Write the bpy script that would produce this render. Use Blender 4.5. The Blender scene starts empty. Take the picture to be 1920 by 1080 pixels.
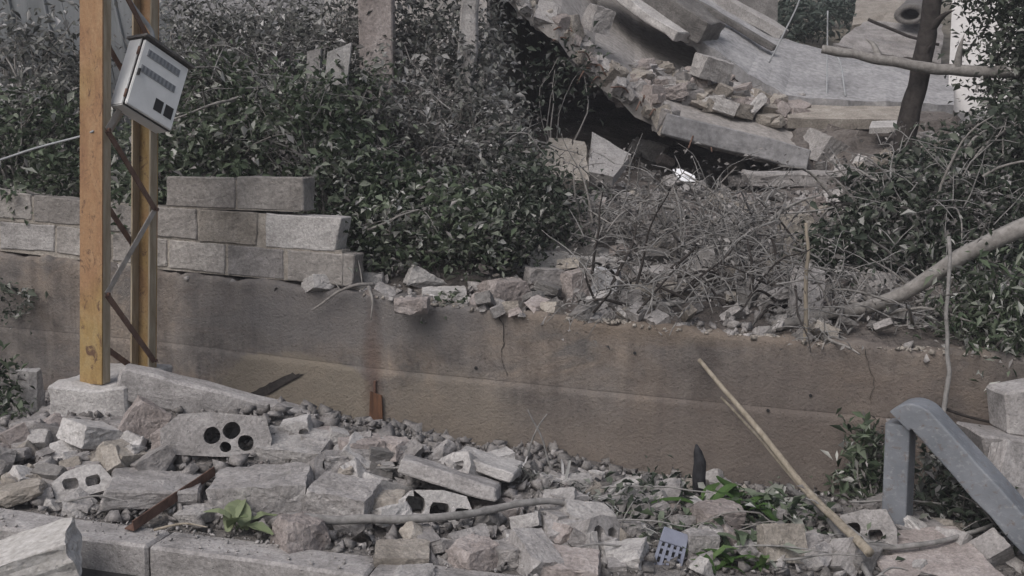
import bpy, bmesh, math, random
import numpy as np
from mathutils import Vector, Matrix, Euler, noise
from mathutils.geometry import delaunay_2d_cdt

R = math.radians
random.seed(7); rng = np.random.default_rng(7)
scene = bpy.context.scene
COL = scene.collection

# ------------------------------------------------------------------ camera
F_PX = 2059.0; PITCH = R(6.65); CAM = Vector((0, 0, 1.84))
cd = bpy.data.cameras.new('camera'); cam = bpy.data.objects.new('camera', cd); COL.objects.link(cam)
cd.sensor_width = 36; cd.lens = 36 * F_PX / 1920; cd.clip_start = .05; cd.clip_end = 2000
cam.location = CAM; cam.rotation_euler = (R(90) - PITCH, 0, 0)
scene.camera = cam
# ------------------------------------------------------------------ sky, sun, exposure
SUN_EL, SUN_AZ = R(48), R(215)           # azimuth measured from +Y, clockwise
w = bpy.data.worlds.new('World'); scene.world = w; w.use_nodes = True
wn = w.node_tree; bg = wn.nodes['Background']
sky = wn.nodes.new('ShaderNodeTexSky'); sky.sky_type = 'NISHITA'; sky.sun_disc = False
sky.sun_elevation = SUN_EL; sky.sun_rotation = SUN_AZ; sky.air_density = 1.0; sky.dust_density = 4.0; sky.ozone_density = 1.0
hs = wn.nodes.new('ShaderNodeHueSaturation'); hs.inputs['Saturation'].default_value = .62   # cloud-whitened sky
wn.links.new(sky.outputs[0], hs.inputs['Color']); wn.links.new(hs.outputs[0], bg.inputs[0])
bg.inputs[1].default_value = .115
sd = bpy.data.lights.new('sun', 'SUN'); sd.energy = 1.4; sd.angle = R(38); sd.color = (1, .965, .96)
sun = bpy.data.objects.new('sun', sd); COL.objects.link(sun)
sdir = Vector((math.sin(SUN_AZ) * math.cos(SUN_EL), math.cos(SUN_AZ) * math.cos(SUN_EL), math.sin(SUN_EL)))
sun.rotation_euler = sdir.to_track_quat('Z', 'Y').to_euler()
vs = scene.view_settings
vs.view_transform = 'Standard'; vs.look = 'None'; vs.gamma = 1; vs.use_curve_mapping = False
vs.exposure = 0.22
scene.render.engine = 'CYCLES'
scene.render.resolution_x = 1024; scene.render.resolution_y = 576

# ------------------------------------------------------------------ pixel <-> place
FW = Vector((0, math.cos(PITCH), -math.sin(PITCH))); UP = Vector((0, math.sin(PITCH), math.cos(PITCH)))
def ray(px, py):
    return Vector(((px - 960) / F_PX, 0, 0)) + FW - UP * ((py - 540) / F_PX)
def at(px, py, Y):
    d = ray(px, py); return CAM + d * (Y / d.y)
# retaining-wall plane
WA = at(0, 500, 7.0); WB = at(1920, 600, 5.6); WA.z = WB.z = 0
WD = (WB - WA).normalized(); WN = Vector((WD.y, -WD.x, 0))          # WN faces the camera
if WN.y > 0: WN = -WN
def onwall(px, py, off=0.0):
    d = ray(px, py); t = ((WA + WN * off) - CAM).dot(WN) / d.dot(WN); return CAM + d * t
def wall_y(x): return WA.y + (x - WA.x) * WD.y / WD.x
_tp = [onwall(*p) for p in ((-10, 471), (300, 508), (600, 540), (880, 578), (1500, 640), (1880, 668))]
def wall_top(x):
    P = _tp
    if x <= P[0].x: return P[0].z + (P[0].x - x) * .06
    for a, b in zip(P, P[1:]):
        if x <= b.x: return a.z + (b.z - a.z) * (x - a.x) / (b.x - a.x)
    return P[-1].z - (x - P[-1].x) * .06
def n3(x, y, s, z=0.0): return noise.noise(Vector((x * s, y * s, z)))
def g_base(x): return .145 - .07 * x
def ground_z(x, y):
    z = g_base(x)
    d = wall_y(x) - y
    m = .24 * math.exp(-((x + 1.75) / .95) ** 2 - ((y - 5.75) / .75) ** 2)
    m += .15 * math.exp(-((x + .5) / .9) ** 2 - ((y - 5.5) / .6) ** 2)
    m += .07 * math.exp(-((x - 1.6) / 1.2) ** 2 - ((y - 5.2) / .5) ** 2)
    return z + m + .035 * n3(x, y, 2.1) + .02 * n3(x, y, 6.3, 4)
def terrace_z(x, y):
    d = max(0, y - wall_y(x))
    z = wall_top(x) - .05 + .27 * min(d, 60)
    z -= .30 * math.exp(-((x - 1.7) / 1.1) ** 2 - ((y - 10.0) / 1.1) ** 2)
    return z + .07 * n3(x, y, 1.3, 2) * min(1, d * 2) + .03 * n3(x, y, 4.7, 7) * min(1, d * 3)
def hit(px, py, f=None):
    f = f or ground_z
    d = ray(px, py); prev = 2.5 / d.y; t = prev
    while t < 70:
        p = CAM + d * t
        if p.z < f(p.x, p.y):
            a, b = prev, t
            for _ in range(18):
                m = (a + b) / 2; q = CAM + d * m
                if q.z < f(q.x, q.y): b = m
                else: a = m
            return CAM + d * b
        prev = t; t += .05
    return CAM + d * 60

# ------------------------------------------------------------------ materials
def mat(name):
    m = bpy.data.materials.new(name); m.use_nodes = True
    nt = m.node_tree; b = nt.nodes['Principled BSDF']; b.inputs['Specular IOR Level'].default_value = .25
    return m, nt, b
def nd(nt, t, **k):
    n = nt.nodes.new(t)
    for a, v in k.items():
        if a in n.inputs: n.inputs[a].default_value = v
        else: setattr(n, a, v)
    return n
def ramp(nt, fac, stops):
    r = nt.nodes.new('ShaderNodeValToRGB'); e = r.color_ramp.elements
    while len(e) > 1: e.remove(e[-1])
    e[0].position = stops[0][0]; e[0].color = (*stops[0][1], 1)
    for p, c in stops[1:]:
        q = e.new(p); q.color = (*c, 1)
    nt.links.new(fac, r.inputs[0]); return r.outputs[0]
def mixc(nt, fac, a, b, mode='MIX'):
    m = nt.nodes.new('ShaderNodeMix'); m.data_type = 'RGBA'; m.blend_type = mode
    for s, v in ((0, fac), (6, a), (7, b)):
        if hasattr(v, 'links'): nt.links.new(v, m.inputs[s])
        elif s == 0: m.inputs[0].default_value = v
        else: m.inputs[s].default_value = (*v, 1)
    return m.outputs[2]
def coords(nt, scale=(1, 1, 1), kind='Object', rnd=True):
    tc = nt.nodes.new('ShaderNodeTexCoord'); mp = nt.nodes.new('ShaderNodeMapping')
    nt.links.new(tc.outputs[kind], mp.inputs[0]); mp.inputs['Scale'].default_value = scale
    if rnd:
        oi = nt.nodes.new('ShaderNodeObjectInfo'); ml = nt.nodes.new('ShaderNodeMath'); ml.operation = 'MULTIPLY'
        ml.inputs[1].default_value = 37.0
        nt.links.new(oi.outputs['Random'], ml.inputs[0]); nt.links.new(ml.outputs[0], mp.inputs['Location'])
    return mp.outputs[0]
def nz(nt, co, s, det=6, rough=.6, dist=0):
    n = nd(nt, 'ShaderNodeTexNoise', Scale=s, Detail=det, Roughness=rough, Distortion=dist)
    nt.links.new(co, n.inputs['Vector']); return n.outputs[0]
def bump(nt, b, h, strength=.5, dist=.01):
    n = nd(nt, 'ShaderNodeBump', Strength=strength, Distance=dist)
    nt.links.new(h, n.inputs['Height']); nt.links.new(n.outputs[0], b.inputs['Normal'])
def geo_coords(nt, scale=(1, 1, 1)):
    g = nt.nodes.new('ShaderNodeNewGeometry'); mp = nt.nodes.new('ShaderNodeMapping'); mp.inputs['Scale'].default_value = scale
    nt.links.new(g.outputs['Position'], mp.inputs[0]); return mp.outputs[0]

def concrete(name, c0, c1, c2, scale=7, bstr=.6, bdist=.012, world=True, pits=True):
    """three-tone weathered concrete / masonry; c1 is the main tone; objects differ slightly"""
    m, nt, b = mat(name)
    co = geo_coords(nt) if world else coords(nt)
    a = nz(nt, co, scale, 8, .65, .3); f = nz(nt, co, scale * 9, 5, .7)
    col = ramp(nt, a, [(.25, c0), (.5, c1), (.75, c2)])
    col = mixc(nt, .7, col, ramp(nt, f, [(.3, (.26, .26, .26)), (.5, (.5, .5, .5)), (.7, (.74, .74, .74))]), 'OVERLAY')
    oi = nt.nodes.new('ShaderNodeObjectInfo')
    col = mixc(nt, 1.0, col, ramp(nt, oi.outputs['Random'], [(0, (.74, .72, .71)), (.5, (.95, .93, .92)), (1, (1.15, 1.13, 1.12))]), 'MULTIPLY')
    h = f
    if pits:
        v = nd(nt, 'ShaderNodeTexVoronoi', Scale=scale * 6); nt.links.new(co, v.inputs['Vector'])
        pt = ramp(nt, v.outputs['Distance'], [(.05, (0, 0, 0)), (.22, (1, 1, 1))])
        mm = nt.nodes.new('ShaderNodeMath'); mm.operation = 'MULTIPLY'
        nt.links.new(f, mm.inputs[0]); nt.links.new(pt, mm.inputs[1]); h = mm.outputs[0]
    add = nt.nodes.new('ShaderNodeMath'); add.operation = 'ADD'
    nt.links.new(h, add.inputs[0]); nt.links.new(a, add.inputs[1])
    nt.links.new(col, b.inputs['Base Color']); b.inputs['Roughness'].default_value = .95
    bump(nt, b, add.outputs[0], bstr, bdist)
    return m
M = {}
M['concrete'] = concrete('grey_concrete', (.15, .145, .14), (.29, .28, .275), (.40, .39, .385))
M['pale'] = concrete('pale_concrete', (.26, .252, .245), (.385, .377, .37), (.49, .482, .475))
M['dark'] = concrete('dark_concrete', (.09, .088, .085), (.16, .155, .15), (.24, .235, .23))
M['pink'] = concrete('pinkish_masonry', (.17, .15, .14), (.285, .256, .244), (.385, .357, .345))
M['tan'] = concrete('tan_masonry', (.18, .165, .145), (.295, .273, .243), (.40, .378, .345))
M['block'] = concrete('cement_block', (.17, .16, .15), (.275, .262, .248), (.37, .355, .337), scale=5)
M['plaster'] = concrete('smooth_plaster', (.27, .26, .25), (.38, .365, .35), (.46, .445, .43), scale=2.2, bstr=.2, pits=False)
M['bluegrey'] = concrete('blue_grey_concrete', (.19, .193, .20), (.30, .303, .312), (.40, .403, .41), scale=2.2, bstr=.3)
M['limestone'] = concrete('limestone', (.42, .41, .39), (.55, .54, .52), (.64, .63, .61), scale=4, bstr=.4)
M['crumb'] = concrete('crushed_concrete', (.13, .124, .119), (.215, .207, .20), (.30, .292, .284), scale=9, bstr=.5)
M['white'] = concrete('white_render', (.70, .70, .70), (.80, .80, .80), (.84, .84, .84), scale=2, bstr=.15, pits=False)
M['soil'] = concrete('rubble_soil', (.09, .084, .079), (.19, .18, .172), (.31, .298, .288), scale=5, bstr=1, bdist=.03)
M['earth'] = concrete('bank_earth', (.075, .067, .06), (.155, .14, .13), (.26, .24, .225), scale=4, bstr=1, bdist=.03)
M['asphalt'] = concrete('asphalt', (.035, .034, .034), (.06, .058, .057), (.12, .115, .11), scale=6, bstr=.6)
M['hill'] = concrete('hill_earth', (.09, .085, .065), (.19, .175, .145), (.30, .285, .25), scale=.9, bstr=.8, bdist=.06)

def ramp_scaled(nt, v, mid, soft, amt):
    mr = nt.nodes.new('ShaderNodeMapRange'); mr.inputs[1].default_value = mid - soft; mr.inputs[2].default_value = mid + soft; mr.inputs[3].default_value = amt; mr.inputs[4].default_value = 0
    nt.links.new(v, mr.inputs[0]); return mr.outputs[0]
def wall_material():
    m, nt, b = mat('stained_retaining_wall')
    co = geo_coords(nt)
    big = nz(nt, co, 1.1, 6, .6, .6); mid = nz(nt, co, 4.5, 8, .7, .4); fine = nz(nt, co, 55, 5, .7)
    st = nz(nt, geo_coords(nt, (9, 9, .9)), 1.0, 6, .65, .2)
    col = ramp(nt, big, [(.28, (.105, .098, .095)), (.44, (.175, .162, .155)), (.56, (.21, .182, .16)), (.62, (.15, .142, .138)), (.75, (.185, .162, .147))])
    col = mixc(nt, .9, col, ramp(nt, mid, [(.25, (.22, .21, .21)), (.5, (.5, .5, .5)), (.78, (.72, .7, .66))]), 'OVERLAY')
    col = mixc(nt, .6, col, ramp(nt, st, [(.35, (.25, .24, .24)), (.6, (.55, .53, .5)), (.8, (.7, .66, .6))]), 'OVERLAY')
    col = mixc(nt, .5, col, ramp(nt, fine, [(.3, (.36, .36, .36)), (.7, (.64, .64, .64))]), 'OVERLAY')
    # reddish earth washed over the lip, and stains with shapes of their own (render remains, rust run, damp earth)
    red = nz(nt, geo_coords(nt, (1.4, 1.4, 5)), 1.3, 5, .6, .8)
    col = mixc(nt, ramp(nt, red, [(.54, (0, 0, 0)), (.72, (.3, .3, .3))]), col, (.18, .135, .11))
    def blotch(col, c, rx, rz, tint, amt, soft=.25, edge=.5, nsc=3.0):
        g = nt.nodes.new('ShaderNodeNewGeometry'); mp = nt.nodes.new('ShaderNodeMapping'); mp.vector_type = 'POINT'
        mp.inputs['Scale'].default_value = (1 / rx, 1 / rx, 1 / rz); mp.inputs['Location'].default_value = (-c.x / rx, -c.y / rx, -c.z / rz)
        nt.links.new(g.outputs['Position'], mp.inputs[0]); ln = nt.nodes.new('ShaderNodeVectorMath'); ln.operation = 'LENGTH'; nt.links.new(mp.outputs[0], ln.inputs[0])
        nn = nz(nt, geo_coords(nt), nsc, 8, .7, .5); m1 = nt.nodes.new('ShaderNodeMath'); m1.operation = 'MULTIPLY_ADD'; m1.inputs[1].default_value = edge * 2; nt.links.new(nn, m1.inputs[0]); nt.links.new(ln.outputs['Value'], m1.inputs[2])
        return mixc(nt, ramp_scaled(nt, m1.outputs[0], 1 + edge, soft, amt), col, tint)
    col = blotch(col, onwall(1100, 870), 3.2, .30, (.185, .158, .136), .55, .4, .6, 2.6)
    col = blotch(col, onwall(550, 745), .52, .26, (.225, .195, .155), .8, .06, .45)
    col = blotch(col, onwall(840, 780), .42, .25, (.215, .185, .150), .6, .25, .6)
    col = blotch(col, onwall(1600, 800), 1.3, .42, (.145, .120, .105), .65, .4, .6, 2.2)
    col = blotch(col, onwall(650, 590), .9, .22, (.150, .143, .142), .7, .35, .6, 2.5)
    col = blotch(col, onwall(700, 700), .055, .30, (.10, .062, .05), .6, .5, .7, 9)
    col = blotch(col, onwall(1280, 610), .8, .09, (.205, .165, .13), .7, .4, .7, 3)
    pv = nd(nt, 'ShaderNodeTexVoronoi', Scale=26.0); nt.links.new(co, pv.inputs['Vector'])
    col = mixc(nt, .55, col, ramp(nt, pv.outputs['Distance'], [(.04, (.22, .21, .2)), (.17, (1, 1, 1))]), 'MULTIPLY')
    nt.links.new(col, b.inputs['Base Color']); b.inputs['Roughness'].default_value = .95
    ad = nt.nodes.new('ShaderNodeMath'); ad.operation = 'ADD'
    nt.links.new(fine, ad.inputs[0]); nt.links.new(mid, ad.inputs[1])
    bump(nt, b, ad.outputs[0], .8, .016)
    return m
M['wall'] = wall_material()
M['render_patch'] = concrete('tan_render', (.145, .127, .11), (.21, .186, .158), (.25, .225, .195), scale=3, bstr=.5)

def paint_rust():
    m, nt, b = mat('ochre_paint_on_rusting_steel')
    a = nz(nt, geo_coords(nt, (9, 9, 3)), 1.0, 9, .72, 1.2); f = nz(nt, geo_coords(nt), 70, 5, .75); fl = nz(nt, geo_coords(nt, (1, 1, .6)), 16, 9, .75, .8)
    big = nz(nt, geo_coords(nt), 1.7, 3, .5)
    col = ramp(nt, a, [(.30, (.20, .105, .06)), (.5, (.295, .175, .095)), (.68, (.34, .225, .13))])
    ye = ramp(nt, a, [(.30, (.21, .135, .05)), (.5, (.29, .205, .085)), (.72, (.32, .25, .13))])
    col = mixc(nt, ramp(nt, big, [(.46, (0, 0, 0)), (.6, (.85, .85, .85))]), col, ye)
    col = mixc(nt, ramp(nt, fl, [(.56, (0, 0, 0)), (.63, (.9, .9, .9))]), col, (.095, .052, .038))
    col = mixc(nt, ramp(nt, fl, [(.30, (.55, .55, .55)), (.38, (0, 0, 0))]), col, (.36, .33, .28))
    col = mixc(nt, .4, col, ramp(nt, f, [(.3, (.28, .28, .28)), (.7, (.72, .72, .72))]), 'OVERLAY')
    nt.links.new(col, b.inputs['Base Color']); b.inputs['Roughness'].default_value = .75
    bump(nt, b, f, .35, .004); return m
M['ochre'] = paint_rust()

def plain(name, c0, c1, scale=12, rough=.8, bstr=.3, metal=0, stretch=(1, 1, 1), world=False):
    m, nt, b = mat(name)
    co = geo_coords(nt, stretch) if world else coords(nt, stretch)
    a = nz(nt, co, scale, 7, .65, .3)
    nt.links.new(ramp(nt, a, [(.3, c0), (.7, c1)]), b.inputs['Base Color'])
    b.inputs['Roughness'].default_value = rough; b.inputs['Metallic'].default_value = metal
    bump(nt, b, a, bstr, .006); return m
M['rust'] = plain('rusty_steel', (.06, .034, .026), (.155, .092, .07), 22, .9)
M['rust_post'] = plain('orange_rust_steel', (.03, .017, .013), (.15, .075, .042), 6, .9, stretch=(6, 6, 1))
M['brownmetal'] = plain('brown_steel_bar', (.10, .055, .04), (.20, .13, .10), 20, .85)
M['palemetal'] = plain('dusty_steel_bar', (.26, .23, .20), (.40, .37, .34), 20, .8)
M['ochre_pale'] = plain('pale_ochre_flange', (.24, .185, .12), (.40, .35, .27), 9, .8, .3, stretch=(3, 3, .6), world=True)  # paler ochre, given only to the channel flanges
M['cabinet'] = plain('cream_painted_cabinet', (.62, .62, .61), (.76, .76, .75), 9, .6, .12)
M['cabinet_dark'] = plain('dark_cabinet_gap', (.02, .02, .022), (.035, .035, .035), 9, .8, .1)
M['vent_grey'] = plain('grey_vent', (.24, .25, .26), (.31, .32, .33), 9, .7, .1)
M['pipe'] = plain('blue_grey_painted_pipe', (.125, .135, .152), (.21, .225, .25), 5, .55, .2)
def pipe_mat():
    m, nt, b = mat('worn_grey_painted_rail'); co = geo_coords(nt); a = nz(nt, co, 5, 6, .6, .3); f = nz(nt, co, 24, 8, .75, .6); st = nz(nt, geo_coords(nt, (3, 60, 60)), 1, 4, .6)
    col = ramp(nt, a, [(.3, (.115, .125, .14)), (.7, (.20, .212, .232))])
    col = mixc(nt, ramp(nt, st, [(.55, (0, 0, 0)), (.72, (.6, .6, .6))]), col, (.30, .305, .31))
    col = mixc(nt, ramp(nt, f, [(.56, (0, 0, 0)), (.66, (.9, .9, .9))]), col, (.13, .10, .085))
    nt.links.new(col, b.inputs['Base Color']); b.inputs['Roughness'].default_value = .6; bump(nt, b, f, .35, .006); return m
M['pipe'] = pipe_mat()
M['wood_pale'] = plain('pale_dry_wood', (.17, .145, .11), (.34, .30, .245), 30, .9, .5, stretch=(1, 1, .2))
M['wood_grey'] = plain('grey_dry_wood', (.13, .125, .12), (.29, .28, .27), 26, .95, .6, world=True)
M['bark_dark'] = plain('dark_bark', (.022, .019, .018), (.058, .051, .047), 24, .95, .8, world=True)
M['bark'] = plain('grey_bark', (.14, .13, .12), (.29, .275, .26), 26, .95, .7, world=True)
M['char'] = plain('charred_wood', (.012, .012, .014), (.04, .04, .045), 30, .8, .6)
M['sheet'] = plain('weathered_sheet_metal', (.13, .14, .145), (.22, .23, .24), 3, .7, .15, stretch=(4, 4, .5), world=True)
M['paper'] = plain('white_paper', (.78, .79, .82), (.82, .82, .84), 9, .8, .1)
M['plastic'] = plain('blue_grey_plastic', (.16, .17, .22), (.23, .245, .30), 12, .6, .1)
M['cable'] = plain('pale_cable', (.25, .26, .27), (.36, .37, .38), 20, .6, .1)
M['black_gap'] = plain('void_shade_black', (.015, .015, .016), (.03, .03, .03), 9, .9, .1)  # near-black colour painting the shade inside cracks and tie holes

def leaf_mat(name, stops, trans=.25):
    m, nt, b = mat(name)
    at_ = nt.nodes.new('ShaderNodeAttribute'); at_.attribute_name = 'tint'
    col = ramp(nt, at_.outputs['Fac'], stops)
    nt.links.new(col, b.inputs['Base Color']); b.inputs['Roughness'].default_value = .65
    tr = nt.nodes.new('ShaderNodeBsdfTranslucent'); nt.links.new(col, tr.inputs[0])
    mx = nt.nodes.new('ShaderNodeMixShader'); mx.inputs[0].default_value = trans
    out = nt.nodes['Material Output']
    nt.links.new(b.outputs[0], mx.inputs[1]); nt.links.new(tr.outputs[0], mx.inputs[2]); nt.links.new(mx.outputs[0], out.inputs[0])
    return m
M['leaf_dusty'] = leaf_mat('dusty_leaves', [(0, (.045, .049, .045)), (.3, (.125, .13, .115)), (.6, (.24, .24, .225)), (.8, (.36, .355, .345)), (1, (.54, .53, .52))])
M['leaf_green'] = leaf_mat('dark_green_leaves', [(0, (.030, .045, .028)), (.4, (.085, .115, .068)), (.7, (.165, .195, .14)), (.88, (.29, .30, .265)), (1, (.50, .50, .47))])
M['leaf_deep'] = leaf_mat('deep_green_leaves', [(0, (.026, .035, .027)), (.5, (.066, .084, .060)), (.8, (.13, .147, .115)), (1, (.33, .33, .31))])
M['leaf_fresh'] = leaf_mat('fresh_green_leaves', [(0, (.03, .06, .015)), (.5, (.06, .115, .03)), (1, (.12, .18, .07))])
M['leaf_lime'] = leaf_mat('yellow_green_leaves', [(0, (.12, .155, .075)), (1, (.25, .285, .17))])
M['leaf_far'] = leaf_mat('far_blue_green_leaves', [(0, (.04, .055, .045)), (.5, (.075, .095, .08)), (1, (.14, .16, .14))])
M['leaf_dead'] = leaf_mat('grey_dead_leaves', [(0, (.08, .073, .068)), (.5, (.19, .178, .17)), (1, (.36, .345, .335))])

# ------------------------------------------------------------------ object helpers
def tag(o, label=None, cat=None, group=None, kind=None):
    if label: o['label'] = label
    if cat: o['category'] = cat
    if group: o['group'] = group
    if kind: o['kind'] = kind
    return o
def link(name, me, m=None, parent=None, loc=None, rot=None, scl=None):
    o = bpy.data.objects.new(name, me); COL.objects.link(o)
    if m is not None and not me.materials: me.materials.append(M[m] if isinstance(m, str) else m)
    if parent: o.parent = parent
    if loc is not None: o.location = loc
    if rot is not None: o.rotation_euler = rot
    if scl is not None: o.scale = scl
    return o
def bm_obj(name, bm, m, parent=None, smooth=False, **k):
    me = bpy.data.meshes.new(name); bmesh.ops.recalc_face_normals(bm, faces=bm.faces); bm.to_mesh(me); bm.free()
    if smooth:
        for p in me.polygons: p.use_smooth = True
    return link(name, me, m, parent, **k)
def empty(name, loc, label, cat, group=None):
    o = bpy.data.objects.new(name, None); COL.objects.link(o); o.location = loc; o.empty_display_size = .1
    return tag(o, label, cat, group)
def local(parent, pts):
    return [Vector(p) - parent.location for p in pts]
def rough(bm, amp, s, seed=0.0):
    for v in bm.verts:
        q = v.co * s + Vector((seed, seed * 1.7, seed * .3))
        v.co += Vector(noise.noise_vector(q)) * amp + Vector(noise.noise_vector(q * 3.1)) * amp * .45
def hexa_bm(c, cuts=0, amp=0, s=9, seed=0, bevel=0):
    """c: 4 front corners then 4 back corners, same winding"""
    bm = bmesh.new(); v = [bm.verts.new(p) for p in c]
    for f in ((0, 1, 2, 3), (7, 6, 5, 4), (0, 4, 5, 1), (1, 5, 6, 2), (2, 6, 7, 3), (3, 7, 4, 0)):
        bm.faces.new([v[i] for i in f])
    if bevel: bmesh.ops.bevel(bm, geom=list(bm.edges), offset=bevel, segments=1, affect='EDGES')
    if cuts: bmesh.ops.subdivide_edges(bm, edges=list(bm.edges), cuts=cuts, use_grid_fill=True)
    if amp: rough(bm, amp, s, seed)
    return bm
def box_axes(o, u, v, w):
    o = Vector(o); u = Vector(u); v = Vector(v); w = Vector(w)
    return [o, o + u, o + u + v, o + v, o + w, o + u + w, o + u + v + w, o + v + w]
def add_hexa(bm, c):
    v = [bm.verts.new(p) for p in c]
    for f in ((0, 1, 2, 3), (7, 6, 5, 4), (0, 4, 5, 1), (1, 5, 6, 2), (2, 6, 7, 3), (3, 7, 4, 0)): bm.faces.new([v[i] for i in f])
def bar_corners(a, b, wv, hv):
    a = Vector(a); b = Vector(b); wv = Vector(wv) / 2; hv = Vector(hv) / 2
    return [a - wv - hv, a + wv - hv, a + wv + hv, a - wv + hv, b - wv - hv, b + wv - hv, b + wv + hv, b - wv + hv]
def tube_into(bm, pts, radii, seg=6, cap=True):
    pts = [Vector(p) for p in pts]; n = len(pts); rings = []
    if not hasattr(radii, '__len__'): radii = [radii] * n
    ref = Vector((.31, .17, .93))
    for i, p in enumerate(pts):
        t = (pts[min(i + 1, n - 1)] - pts[max(i - 1, 0)])
        if t.length < 1e-9: t = Vector((0, 0, 1))
        t.normalize()
        if abs(t.dot(ref)) > .95: r2 = Vector((1, 0, 0))
        else: r2 = ref
        a = t.cross(r2).normalized(); b = t.cross(a)
        rings.append([bm.verts.new(p + (a * math.cos(2 * math.pi * k / seg) + b * math.sin(2 * math.pi * k / seg)) * radii[i]) for k in range(seg)])
    for A, B in zip(rings, rings[1:]):
        for k in range(seg): bm.faces.new((A[k], A[(k + 1) % seg], B[(k + 1) % seg], B[k]))
    if cap:
        bm.faces.new(rings[0][::-1]); bm.faces.new(rings[-1])
def smooth_path(pts, n=6, wob=0.0, seed=0):
    pts = [Vector(p) for p in pts]; out = []
    P = [pts[0] * 2 - pts[1]] + pts + [pts[-1] * 2 - pts[-2]]
    for i in range(1, len(P) - 2):
        for k in range(n):
            t = k / n; a, b, c, d = P[i - 1:i + 3]
            out.append(.5 * ((2 * b) + (c - a) * t + (2 * a - 5 * b + 4 * c - d) * t * t + (3 * b - a - 3 * c + d) * t ** 3))
    out.append(pts[-1])
    if wob: out = [p + Vector(noise.noise_vector(p * 6 + Vector((seed, 0, 0)))) * wob for p in out]
    return out
def lerp(a, b, t): return a + (b - a) * t

# ------------------------------------------------------------------ rubble shapes (shared meshes)
def chunk_mesh(kind, seed, size=None):
    rd = random.Random(seed); bm = bmesh.new(); pts = []
    if kind == 'rock':
        for sx in (-1, 1):
            for sy in (-1, 1):
                for sz in (-1, 1):
                    c = Vector((sx, sy, sz)) * .5
                    for ax in range(3):
                        q = c.copy(); q[ax] *= 1 - rd.uniform(.15, .95); q += Vector([rd.uniform(-.07, .07) for _ in range(3)]); pts.append(q)
    elif kind == 'shard':
        for _ in range(13):
            q = Vector((rd.uniform(-.5, .5), rd.uniform(-.5, .5), rd.uniform(-.5, .5))); q.z *= (1 - .7 * (q.x + .5)); pts.append(q)
        pts += [Vector((-.5, -.45, -.5)), Vector((-.5, .4, -.5)), Vector((.5, .1, -.5)), Vector((-.45, -.3, .5)), Vector((-.4, .35, .42))]
    else:
        big = rd.randrange(8); i = 0
        for sx in (-1, 1):
            for sy in (-1, 1):
                for sz in (-1, 1):
                    c = Vector((sx, sy, sz)) * .5; ch = rd.uniform(.03, .12)
                    if i == big: ch = rd.uniform(.35, .6)
                    if rd.random() < .25: ch *= 2.2
                    jit = Vector([rd.uniform(-.035, .035) for _ in range(3)])
                    for ax in range(3):
                        q = c + jit; q[ax] *= 1 - ch; pts.append(q)
                    i += 1
    if size: pts = [Vector((p.x * size[0], p.y * size[1], p.z * size[2])) for p in pts]
    U = max(size) if size else 1.0
    for p in pts: bm.verts.new(p)
    r = bmesh.ops.convex_hull(bm, input=list(bm.verts))
    bmesh.ops.delete(bm, geom=list({g for g in r['geom_interior'] + r['geom_unused'] if isinstance(g, bmesh.types.BMVert)}), context='VERTS')
    bmesh.ops.dissolve_limit(bm, angle_limit=.05, verts=list(bm.verts), edges=list(bm.edges))
    bmesh.ops.triangulate(bm, faces=list(bm.faces))
    for _ in range(4 if size else 3):
        bmesh.ops.subdivide_edges(bm, edges=[e for e in bm.edges if e.calc_length() > (.10 if size else .17) * U], cuts=1)
        bmesh.ops.triangulate(bm, faces=list(bm.faces))
    if size:
        g = (size[0] * size[1] * size[2]) ** (1 / 3); rough(bm, g * (.055 if kind != 'block' else .032), 3.4 / g, seed * 1.3); rough(bm, g * .018, 14 / g, seed * .7)
    else: rough(bm, .055 if kind != 'block' else .032, 3.4, seed * 1.3); rough(bm, .014, 13, seed * .7)
    bmesh.ops.recalc_face_normals(bm, faces=bm.faces)
    if size:
        me = bpy.data.meshes.new(kind); bm.to_mesh(me); bm.free(); return me
    lo = [min(v.co[a] for v in bm.verts) for a in range(3)]; hi = [max(v.co[a] for v in bm.verts) for a in range(3)]
    for v in bm.verts:
        for a in range(3): v.co[a] = (v.co[a] - (lo[a] + hi[a]) / 2) / (hi[a] - lo[a])
    me = bpy.data.meshes.new(kind); bm.to_mesh(me); bm.free(); return me
LIB = {k: [chunk_mesh(k, i * 11 + s) for i in range(n)] for k, n, s in (('rock', 8, 1), ('block', 8, 3), ('shard', 7, 5))}
_cache = {}
def lib(kind, i, m):
    key = (kind, i % len(LIB[kind]), m)
    if key not in _cache:
        me = LIB[kind][key[1]].copy(); me.materials.append(M[m]); _cache[key] = me
    return _cache[key]
_ci = [0]
REG = []
def chunk(name, loc, size, m, label, cat='rubble', group=None, kind='rock', rot=(0, 0, 0), idx=None):
    _ci[0] += 1
    if min(size) / max(size) < .27:
        rd = random.Random(_ci[0]); hx, hy, hz = (a / 2 for a in size); c = []
        for z in (-hz, hz):
            for x, y in ((-hx, -hy), (hx, -hy), (hx, hy), (-hx, hy)): c.append(Vector((x * rd.uniform(.82, 1.04), y * rd.uniform(.8, 1.05), z)))
        bm = hexa_bm(c, 6, min(size) * .14, 7, _ci[0] * 1.7, min(size) * .12); rough(bm, min(size) * .05, 40, _ci[0])
        return tag(bm_obj(name, bm, m, None, loc=loc, rot=rot), label, cat, group)
    o = link(name, lib(kind, _ci[0] if idx is None else idx, m), None, None, loc, rot, size)
    return tag(o, label, cat, group)
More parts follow.
